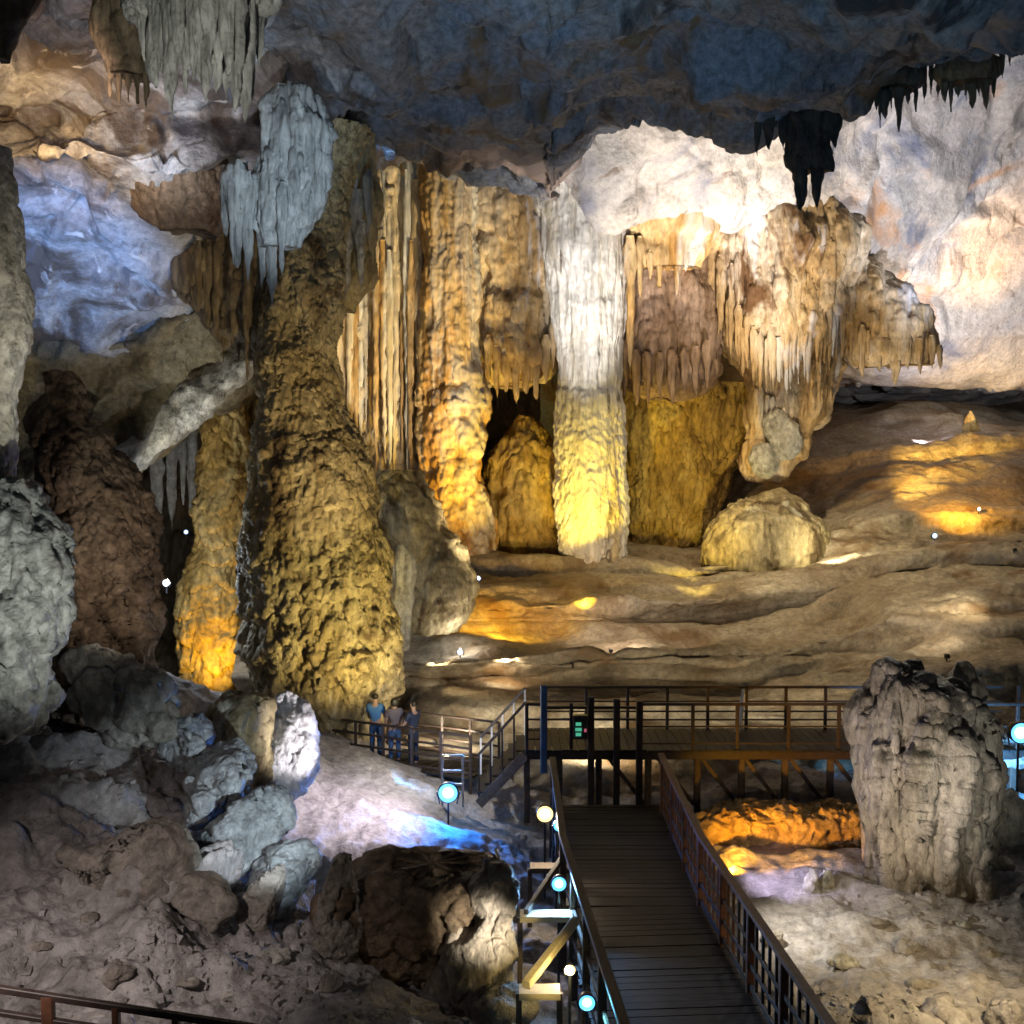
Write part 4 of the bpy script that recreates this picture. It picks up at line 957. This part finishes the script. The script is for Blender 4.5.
# steps beside the boardwalk
ws = empty('timber_steps', (.6, 16, -7.6)); T(ws, 'open timber steps with lit treads beside the boardwalk', 'steps')
for px0, px1, py, Y, m in ((519, 560, 992, 14.4, 'palewood'), (520, 572, 916, 16.6, 'palewood'), (530, 572, 868, 19, 'wood')):
    a, b = P(px0, py, Y), P(px1, py, Y)
    boxes('tread', [((a + b) / 2, (np.linalg.norm(b - a), .28, .09), 0)], M[m], ws)
    for q in (a, b): beam('leg', q + np.array([0, .1, -.06]), q + np.array([0, .1, -1.1]), .08, .08, M['wood'], ws)
beam('stringer', P(526, 985, 14.3), P(576, 920, 15.6), .12, .12, M['palewood'], ws)
beam('stringer', P(526, 912, 16.5), P(566, 852, 18.6), .08, .08, M['wood'], ws)
beam('stringer', P(504, 878, 17.0), P(496, 850, 17.6), .05, .06, M['palewood'], ws)
wp = beam('leaning_board', np.array([wx(740, 25.4), 25.4, ZD]), np.array([wx(748, 25.9), 25.9, ZD + 1.05]), .12, .05, M['whitepaint'])
T(wp, 'white board leaning on the platform railing', 'board')
wb = empty('lamp_frame', (wx(455, 24), 24, -7.5)); T(wb, 'white painted metal frame standing above the blue lamp', 'frame')
for px in (441, 462): beam('upright', np.array([wx(px, 24), 24, -7.9]), np.array([wx(px, 24), 24, -6.75]), .05, .05, M['whitepaint'], wb)
for z in (-6.75, -7.1, -7.4): beam('crossbar', np.array([wx(441, 24), 24, z]), np.array([wx(462, 24), 24, z]), .05, .05, M['whitepaint'], wb)
# lit panel on the gate post
cp = beam('control_panel', np.array([wx(581, 23.8), 23.82, ZD + .28]), np.array([wx(581, 23.8), 23.82, ZD + .80]), .32, .14, M['steel'])
T(cp, 'small dark panel with green and pink lights at the platform entrance', 'panel')
for (dx, dz, c, w) in ((-.04, .62, (.1, .9, .5), .12), (-.04, .50, (.1, .9, .5), .14), (-.04, .39, (.1, .9, .5), .12), (.11, .48, (1, .15, .3), .05)):
    x = wx(581, 23.8) + dx
    boxes('indicator', [((x, 23.735, ZD + dz), (w, .02, .07), 0)], glow('indicator_light', c, .35), cp)

# ================================================================== lamps
LENS = {'white': glow('lens_white', (1, .96, .9), 6), 'blue': glow('lens_blue', (.55, .82, 1), 5), 'warm': glow('lens_warm', (1, .86, .6), 6), 'soft': glow('lens_soft', (.7, .85, 1), 4)}
HALO = {'white': glow('halo_white', (.7, .8, 1), .7), 'blue': glow('halo_blue', (.05, .42, 1), 2.0), 'warm': glow('halo_warm', (1, .62, .20), 2.0), 'soft': glow('halo_soft', (.3, .6, 1), .6)}  # bowl emission stands in for the coloured halo round each lens
def lamp(px, py, Y, size, col, label, face=(0, -1, .0), stand=.35):
    p = P(px, py, Y); s = size; hz_ = drop(p[0], p[1])
    if p[2] < hz_ + .12 or (Y > 26 and px > 300): p[2] = hz_ + .18
    stand = max(.1, min(p[2] - hz_ + .05, 1.6)) if px > 300 else .3
    o = empty('flood_lamp', p + np.array([0, 0, -stand])); T(o, label, 'lamp', 'flood lamps of the cave')
    f = np.array(face, float); f /= np.linalg.norm(f)
    th = np.arange(20) / 20 * 2 * np.pi
    x = np.cross(f, [0, 0, 1.]); x /= np.linalg.norm(x); z = np.cross(x, f)
    ring = lambda r, d: p + (x[None] * np.cos(th)[:, None] + z[None] * np.sin(th)[:, None]) * r + f * d
    V = np.stack([ring(.02 * s, -.9 * s), ring(.45 * s, -.85 * s), ring(.62 * s, -.3 * s), ring(.61 * s, .02 * s), ring(.59 * s, .05 * s), ring(.54 * s, .0 * s)])
    mesh('housing', V, [quads(6, 20, True)], M['steel'], o)
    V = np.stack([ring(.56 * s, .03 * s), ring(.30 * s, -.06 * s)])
    mesh('halo_bowl', V, [quads(2, 20, True)], HALO[col], o)
    V = np.stack([ring(.31 * s, -.05 * s), ring(.2 * s, .02 * s), ring(.01 * s, .05 * s)])
    mesh('lens', V, [quads(3, 20, True)], LENS[col], o)
    for q in (-1, 1): beam('yoke', p + x * q * .68 * s - f * .2 * s, p + x * q * .5 * s - f * .3 * s + np.array([0, 0, -.75 * s]), .05 * s + .008, .05 * s + .008, M['steel'], o)
    beam('stand', p + np.array([0, .3 * s, -stand]), p + np.array([0, .3 * s, -.4 * s]), .04, .04, M['steel'], o)
    return p + f * (.25 * s)
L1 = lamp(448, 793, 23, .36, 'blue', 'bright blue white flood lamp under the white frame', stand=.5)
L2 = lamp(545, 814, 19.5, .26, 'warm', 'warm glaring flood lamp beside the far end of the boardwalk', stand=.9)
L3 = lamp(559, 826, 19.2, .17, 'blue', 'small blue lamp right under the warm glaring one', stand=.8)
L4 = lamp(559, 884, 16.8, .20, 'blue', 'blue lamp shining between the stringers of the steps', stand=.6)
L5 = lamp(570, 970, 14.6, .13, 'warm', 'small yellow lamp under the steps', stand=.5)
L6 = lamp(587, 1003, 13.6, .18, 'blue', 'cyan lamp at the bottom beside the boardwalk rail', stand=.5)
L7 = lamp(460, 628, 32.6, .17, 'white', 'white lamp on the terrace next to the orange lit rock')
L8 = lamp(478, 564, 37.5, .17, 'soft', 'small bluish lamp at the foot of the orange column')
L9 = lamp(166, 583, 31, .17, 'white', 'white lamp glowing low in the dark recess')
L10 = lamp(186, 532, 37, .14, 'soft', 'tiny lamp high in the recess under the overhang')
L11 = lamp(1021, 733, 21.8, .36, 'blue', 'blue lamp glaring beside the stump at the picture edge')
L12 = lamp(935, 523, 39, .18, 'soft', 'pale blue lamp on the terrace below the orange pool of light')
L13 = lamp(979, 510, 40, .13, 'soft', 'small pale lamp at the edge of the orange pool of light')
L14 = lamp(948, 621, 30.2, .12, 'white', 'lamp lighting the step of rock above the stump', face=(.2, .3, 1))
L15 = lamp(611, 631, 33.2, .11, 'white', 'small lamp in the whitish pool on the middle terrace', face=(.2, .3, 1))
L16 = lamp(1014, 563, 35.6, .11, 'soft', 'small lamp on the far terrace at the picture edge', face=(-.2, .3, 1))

K = 4 * math.pi ** 2
def light(src, dst, col, Lr, cone=None, soft=.08, blend=.6, alb=.35, name='lamp_or_fill_light'):
    """lamp or unseen fill at src aimed at dst; Lr = brightness wanted on stone there"""
    src, dst = Vector(src), Vector(dst)
    if src.z < -1: src.z = max(src.z, drop(src.x, src.y) + .22)
    d = dst - src
    ld_ = bpy.data.lights.new(name, 'SPOT' if cone else 'POINT')
    ld_.energy = Lr * K * d.length_squared / alb; ld_.color = col; ld_.shadow_soft_size = soft
    if cone: ld_.spot_size = math.radians(cone); ld_.spot_blend = blend
    o = bpy.data.objects.new(name, ld_); C.objects.link(o); o.location = src
    o.rotation_euler = d.to_track_quat('-Z', 'Y').to_euler()
    return o
WARM, AMB, WHT, COOL, BLU, ORG, YEL = (1, .82, .58), (1, .66, .22), (1, .95, .88), (.72, .84, 1), (.25, .55, 1), (1, .52, .10), (1, .80, .34)
def sp(s, d, *a, **k): return light(P(*s), P(*d), *a, **k)
# vault: floods on the terraces thrown up past the columns
sp((600, 640, 30), (640, 190, 38), (1, .91, .83), .36, 44, blend=1)
sp((800, 640, 29), (745, 205, 39.5), (1, .90, .83), .29, 44, blend=1)
sp((880, 372, 45.5), (900, 260, 48), (1, .90, .82), .20, 110)
sp((985, 400, 42), (980, 300, 49), (.88, .90, 1), .30, 90)
sp((1015, 420, 36), (910, 150, 43), (.84, .87, 1), .26, 60, blend=1)
sp((1000, 400, 43), (985, 240, 48.5), (1, .60, .28), .45, 40, blend=1)
# columns
sp((555, 620, 32), (585, 320, 39.5), (1, .96, .92), .40, 20, blend=1)
sp((580, 625, 34.4), (590, 495, 39.4), (1, .72, .05), .78, 46, blend=1)
sp((520, 600, 36), (455, 440, 39.5), (1, .64, .07), .66, 56, blend=1)
sp((560, 600, 33), (450, 240, 40), (1, .80, .46), .34, 26, blend=1)
sp((560, 660, 30), (385, 370, 40), (1, .84, .58), .36, 28, blend=1)
sp((470, 590, 34), (515, 270, 40), (1, .80, .48), .22, 26, blend=1)
sp((560, 570, 37), (525, 500, 41), (1, .78, .26), .12, 70, blend=1)
sp((700, 600, 35), (690, 480, 43), (1, .76, .16), .20, 60, blend=1)
sp((640, 590, 34), (665, 290, 39.5), (1, .66, .40), .07, 26, blend=1)
sp((860, 600, 32), (780, 310, 38.5), (1, .82, .54), .38, 34, blend=1)
sp((745, 580, 34), (745, 345, 38), (.58, .68, 1), .5, 20, blend=1)
sp((860, 560, 35), (895, 330, 42), (1, .78, .46), .14, 26, blend=1)
# terraces
sp((700, 110, 34.5), (820, 570, 38), (1, .78, .46), .17, 80, soft=.3, blend=1)  # unseen fill added at the ceiling edge, throws shade under the ledges
sp((1010, 600, 31), (900, 600, 34), (1, .80, .50), .17, 80, blend=1)
sp((420, 655, 31.2), (520, 680, 31.5), (1, .80, .48), .16, 100, blend=1)
sp((960, 500, 38.6), (955, 488, 43), (1, .46, .03), .36, 120, blend=1)
sp((880, 500, 40), (972, 430, 49), (1, .60, .12), .5, 36, blend=1)
sp((920, 440, 47), (935, 428, 50), (.85, .75, 1), .12, 100)
sp((745, 590, 33), (765, 520, 38.5), (1, .9, .62), .22, 60, blend=1)
sp((500, 618, 33.6), (505, 607, 35.6), (1, .54, .04), 1.0, 130, blend=.6)
sp((612, 628, 32.6), (625, 612, 34.5), (1, .82, .66), .55, 140)
sp((505, 662, 31.0), (508, 652, 32.8), (1, .85, .62), .4, 130)
sp((948, 618, 29.8), (930, 600, 31.5), (1, .86, .66), .5, 130)
sp((830, 550, 37), (845, 545, 39.5), (1, .9, .6), .4, 130)
# giant stalagmite & recess
sp((450, 760, 24), (340, 600, 28), (1, .78, .26), .62, 60, blend=1)
sp((430, 640, 22), (300, 400, 28.6), (1, .76, .40), .20, 50, blend=1)
sp((213, 700, 32.6), (215, 640, 34.2), (1, .60, .05), 1.0, 100, blend=1)
sp((110, 470, 31), (205, 410, 34.2), (1, .97, .82), .10, 70, blend=1)
L = P(176, 580, 30); light(L, L + np.array([0, 4, 1]), COOL, .12)
# left wall
sp((0, 480, 20), (60, 250, 30), (.22, .46, 1), .50, 36, blend=1)
sp((130, 190, 24), (150, 142, 26.2), (.85, .90, 1), .42, 90, blend=1)
sp((40, 160, 24.2), (70, 118, 26.5), (1, .62, .24), .4, 130, blend=1)
sp((60, 130, 17), (70, 60, 24), (1, .70, .58), .11, 70, blend=1)
sp((150, 400, 10), (200, 60, 16.5), (.97, .97, .88), .22, 36, blend=1)
sp((330, 420, 15), (280, 180, 23.6), (.70, .84, 1), .28, 26, blend=1)
sp((395, 175, 33), (345, 112, 35), (.30, .56, 1), .10, 100, blend=1)
sp((420, 420, 14), (450, 60, 25), (.36, .62, .95), .06, 70, blend=1)
sp((520, 205, 35), (440, 120, 34), (.80, .62, .50), .05, 120, blend=1)
sp((820, 420, 12), (750, 40, 22), (.28, .62, .95), .06, 70, blend=1)
sp((80, 760, 11), (30, 570, 14.6), (1, 1, .86), .26, 60, blend=1)
sp((150, 640, 17), (110, 560, 20), (1, .86, .74), .16, 70, blend=1)
sp((60, 460, 12), (10, 330, 15.2), (1, .95, .80), .20, 50, blend=1)
# lower left
sp((385, 800, 19.4), (290, 735, 20.6), (1, .94, .98), .8, 44, blend=1)
sp((445, 690, 21.5), (360, 800, 22.3), (.96, .86, 1), 1.0, 70, blend=1)
light(L1, np.array(L1) + np.array([0, -2.4, -.4]), (.02, .22, 1), .6, 160, blend=.3)
sp((430, 725, 24.6), (393, 725, 27), WHT, .16)  # unseen fill added to brighten the visitors
light(L2, np.array(L2) + np.array([0, -1.6, -.4]), WARM, .35, 160, blend=.3)
light(L4, np.array(L4) + np.array([0, -1.6, -.4]), BLU, .5, 160, blend=.3)
light(L5, np.array(L5) + np.array([-.6, 0, -.4]), YEL, .5, 160, blend=.3)
light(L6, np.array(L6) + np.array([0, -1.0, -.4]), (.2, .7, 1), .5, 160, blend=.3)
sp((1000, 770, 23), (1005, 730, 25.5), (.12, .45, 1), .6, 160, blend=.3)
light(np.array(L9) + np.array([0, .5, .2]), np.array(L9) + np.array([0, 2.2, -.4]), WHT, .3)
light(np.array(L7) + np.array([0, .4, .3]), np.array(L7) + np.array([0, 1.6, 0]), WHT, .2)
sp((330, 850, 14.4), (240, 820, 17.2), (.74, .88, 1), .36, 60, blend=1)
sp((-150, 760, 9), (90, 950, 13.5), (1, .88, .85), .24, 60, soft=.2, blend=1)  # unseen raking spot from out of frame, added to bring out relief
sp((548, 985, 13.4), (486, 930, 15.5), (1, .93, .76), 1.3, 28, blend=1)
sp((606, 985, 12.4), (545, 965, 14.5), (1, .78, .3), .6, 26, blend=1)
# right floor
sp((725, 868, 19.8), (790, 830, 21.6), (1, .46, .03), 1.15, 100, blend=1)
sp((800, 930, 16.5), (890, 780, 19.2), (1, .88, .74), .38, 70, blend=1)
sp((740, 850, 17.6), (860, 940, 17.5), (1, .95, .82), .42, 110, blend=1)
sp((760, 860, 19), (800, 885, 20), (.72, .64, 1), .35, 110, blend=1)
sp((1060, 900, 13), (900, 990, 15.8), (1, .78, .44), .36, 80, blend=1)
sp((470, 745, 24.2), (450, 800, 23.5), (.05, .36, 1), .22, 150, blend=.5)  # unseen blue fill added to widen the blue lamp's glow
sp((400, 790, 24.5), (440, 770, 25.5), (.05, .36, 1), .25, 150, blend=.5)  # second added blue fill, behind the lamp
# unseen fills added behind the platform, under the deck edge
sp((590, 733, 26.6), (600, 700, 29.6), (1, .86, .60), .30, 150, blend=.5)
sp((760, 731, 26.6), (760, 695, 29.6), (1, .86, .60), .30, 150, blend=.5)
sp((450, 745, 27.2), (440, 705, 29.8), (1, .86, .62), .28, 140, blend=.5)
sp((1030, 900, 15), (960, 780, 19.3), (.90, .92, .80), .16, 50, blend=1)  # unseen fill added for the dark right half of the stump
sp((905, 500, 23.5), (925, 690, 20.2), (.90, .92, .84), .13, 60, blend=1)  # unseen fill added in mid-air to lift the stump top
sp((140, 600, 27), (205, 405, 32), (1, .97, .86), .20, 30, blend=1)
# ================================================================== visitors
def skinned(name, joints, edges, mat, parent=None, sub=2):
    me = bpy.data.meshes.new(name + '_src'); me.from_pydata([j[0] for j in joints], edges, [])
    o = bpy.data.objects.new(name + '_src', me); C.objects.link(o)
    md = o.modifiers.new('s', 'SKIN'); ss = o.modifiers.new('u', 'SUBSURF'); ss.levels = sub; ss.render_levels = sub
    for v, j in zip(me.skin_vertices[0].data, joints):
        r = j[1]; v.radius = (r, r) if np.isscalar(r) else r
    me.skin_vertices[0].data[0].use_root = True
    dg = bpy.context.evaluated_depsgraph_get(); ev = o.evaluated_get(dg)
    m2 = bpy.data.meshes.new_from_object(ev); m2.name = name
    bpy.data.objects.remove(o)
    for p in m2.polygons: p.use_smooth = True
    r = bpy.data.objects.new(name, m2); C.objects.link(r); m2.materials.clear(); m2.materials.append(mat)
    if parent: r.parent = parent
    return r

def person(loc, rz, h, label, shirt, trousers, hairlen, lean=0., arm=0., build=1.):
    b = build
    J = [((0, 0, .95), (.13 * b, .10)), ((0, 0, 1.12), (.125 * b, .095)), ((0, .01, 1.32), (.155 * b, .105)), ((0, .02, 1.43), (.07, .05)), ((0, .02, 1.50), .05), ((0, .0, 1.56), .055), ((0, -.015, 1.63), (.075, .092)), ((0, -.01, 1.70), (.06, .075))]
    E = [(i, i + 1) for i in range(7)]
    for s in (-1, 1):
        k = len(J)
        J += [((s * .095, 0, .88), .088), ((s * .10, -.01, .50), .058), ((s * .105, .02, .10), .040), ((s * .11, -.02, .045), .038), ((s * .12, -.15, .03), .03)]
        E += [(0, k), (k, k + 1), (k + 1, k + 2), (k + 2, k + 3), (k + 3, k + 4)]
        k = len(J)
        fw = arm if s > 0 else arm * .6
        J += [((s * .19 * b, .01, 1.39), .052), ((s * .235 * b, -.02 - fw * .1, 1.12), .040), ((s * .22 * b, -.07 - fw * .32, .90 + fw * .15), .028), ((s * .215 * b, -.09 - fw * .40, .82 + fw * .18), (.035, .02))]
        E += [(2, k), (k, k + 1), (k + 1, k + 2), (k + 2, k + 3)]
        kk = len(J) - 1
        wr = J[kk][0]
        for f in range(5):
            t = (f - 2) * .014
            J += [((wr[0] + t * s, wr[1] - .02, wr[2] - .05 + abs(f - 2) * .004), .009), ((wr[0] + t * 1.2 * s, wr[1] - .035, wr[2] - .10 + abs(f - 1.6) * .01), .008)]
            E += [(kk, len(J) - 2), (len(J) - 2, len(J) - 1)]
    body = skinned('person', J, E, M['skin'])
    T(body, label, 'person')
    # nose and ears as bumps of the same body
    for v in body.data.vertices:
        x, y, z = v.co
        if 1.60 < z < 1.66 and y < -.085 and abs(x) < .03: v.co.y -= .02 * (1 - abs(x) / .03)
        if 1.60 < z < 1.67 and abs(x) > .062 and abs(y) < .03: v.co.x *= 1.18
    # shirt: torso and sleeves
    sj = [((0, 0, .93), (.145 * b, .118)), ((0, 0, 1.12), (.14 * b, .112)), ((0, .01, 1.32), (.17 * b, .122)), ((0, .025, 1.46), (.10, .085))]
    se = [(0, 1), (1, 2), (2, 3)]
    for s in (-1, 1):
        k = len(sj); fw = arm if s > 0 else arm * .6
        sj += [((s * .19 * b, .01, 1.395), .068), ((s * .228 * b, -.01 - fw * .05, 1.20), .06)]
        se += [(2, k), (k, k + 1)]
    skinned('shirt', sj, se, shirt, body)
    tj = [((0, 0, .97), (.14 * b, .112)), ((0, 0, .90), (.14 * b, .115))]; te = [(0, 1)]
    for s in (-1, 1):
        k = len(tj); tj += [((s * .098, 0, .80), .098), ((s * .10, -.01, .50), .074), ((s * .105, .02, .09), .062)]
        te += [(1, k), (k, k + 1), (k + 1, k + 2)]
    skinned('trousers', tj, te, trousers, body)
    hj = [((0, .0, 1.715), (.088, .095)), ((0, .045, 1.66), (.098 + hairlen * .2, .095)), ((0, .06, 1.60 - hairlen * .7), (.075 + hairlen * .25, .06))]
    skinned('hair', hj, [(0, 1), (1, 2)], M['hair'], body)
    for s in (-1, 1):
        skinned('shoe', [((s * .108, .04, .045), .05), ((s * .112, -.06, .04), .045), ((s * .12, -.17, .035), .04)], [(0, 1), (1, 2)], M['navy'], body, 1)
    body.location = Vector(loc); body.rotation_euler = (0, 0, rz); k = h / 1.75; body.scale = (k, k, k); body['org'] = list(loc)
    return body
def on_walk(px, Y): return (wx(px, Y), Y, ZL)
person(on_walk(374, 27.6), 2.9, 1.72, 'person in a bright blue shirt and jeans standing at the railing', M['blueshirt'], M['jeans'], .05, arm=.5)
person(on_walk(393, 27.3), -2.8, 1.66, 'person with bushy black hair and plum top looking at the rocks', M['greyshirt'], M['jeans'], .16, arm=.6, build=.92)
person(on_walk(412, 27.0), -2.2, 1.66, 'person in dark navy clothes leaning towards the railing', M['navy'], M['navy'], .05, arm=.9)

# ================================================================== camera, air, view
cam = bpy.data.cameras.new('camera'); co = bpy.data.objects.new('camera', cam); C.objects.link(co)
co.location = (0, 0, 0); co.rotation_euler = (math.pi / 2 - TILT, 0, 0)
cam.sensor_width = 36; cam.lens = 36 * F / 1024; cam.clip_end = 500; cam.clip_start = .1
scene.camera = co
w = bpy.data.worlds.new('World'); scene.world = w; w.use_nodes = True
bg = w.node_tree.nodes['Background']; bg.inputs['Color'].default_value = (.62, .70, .85, 1); bg.inputs['Strength'].default_value = .025
vs = scene.view_settings; vs.view_transform = 'Standard'; vs.look = 'None'; vs.exposure = .3; vs.gamma = 1
cy = scene.cycles
cy.max_bounces = 4; cy.diffuse_bounces = 3; cy.glossy_bounces = 2; cy.use_denoising = True; cy.use_light_tree = True
cy.sample_clamp_indirect = 4
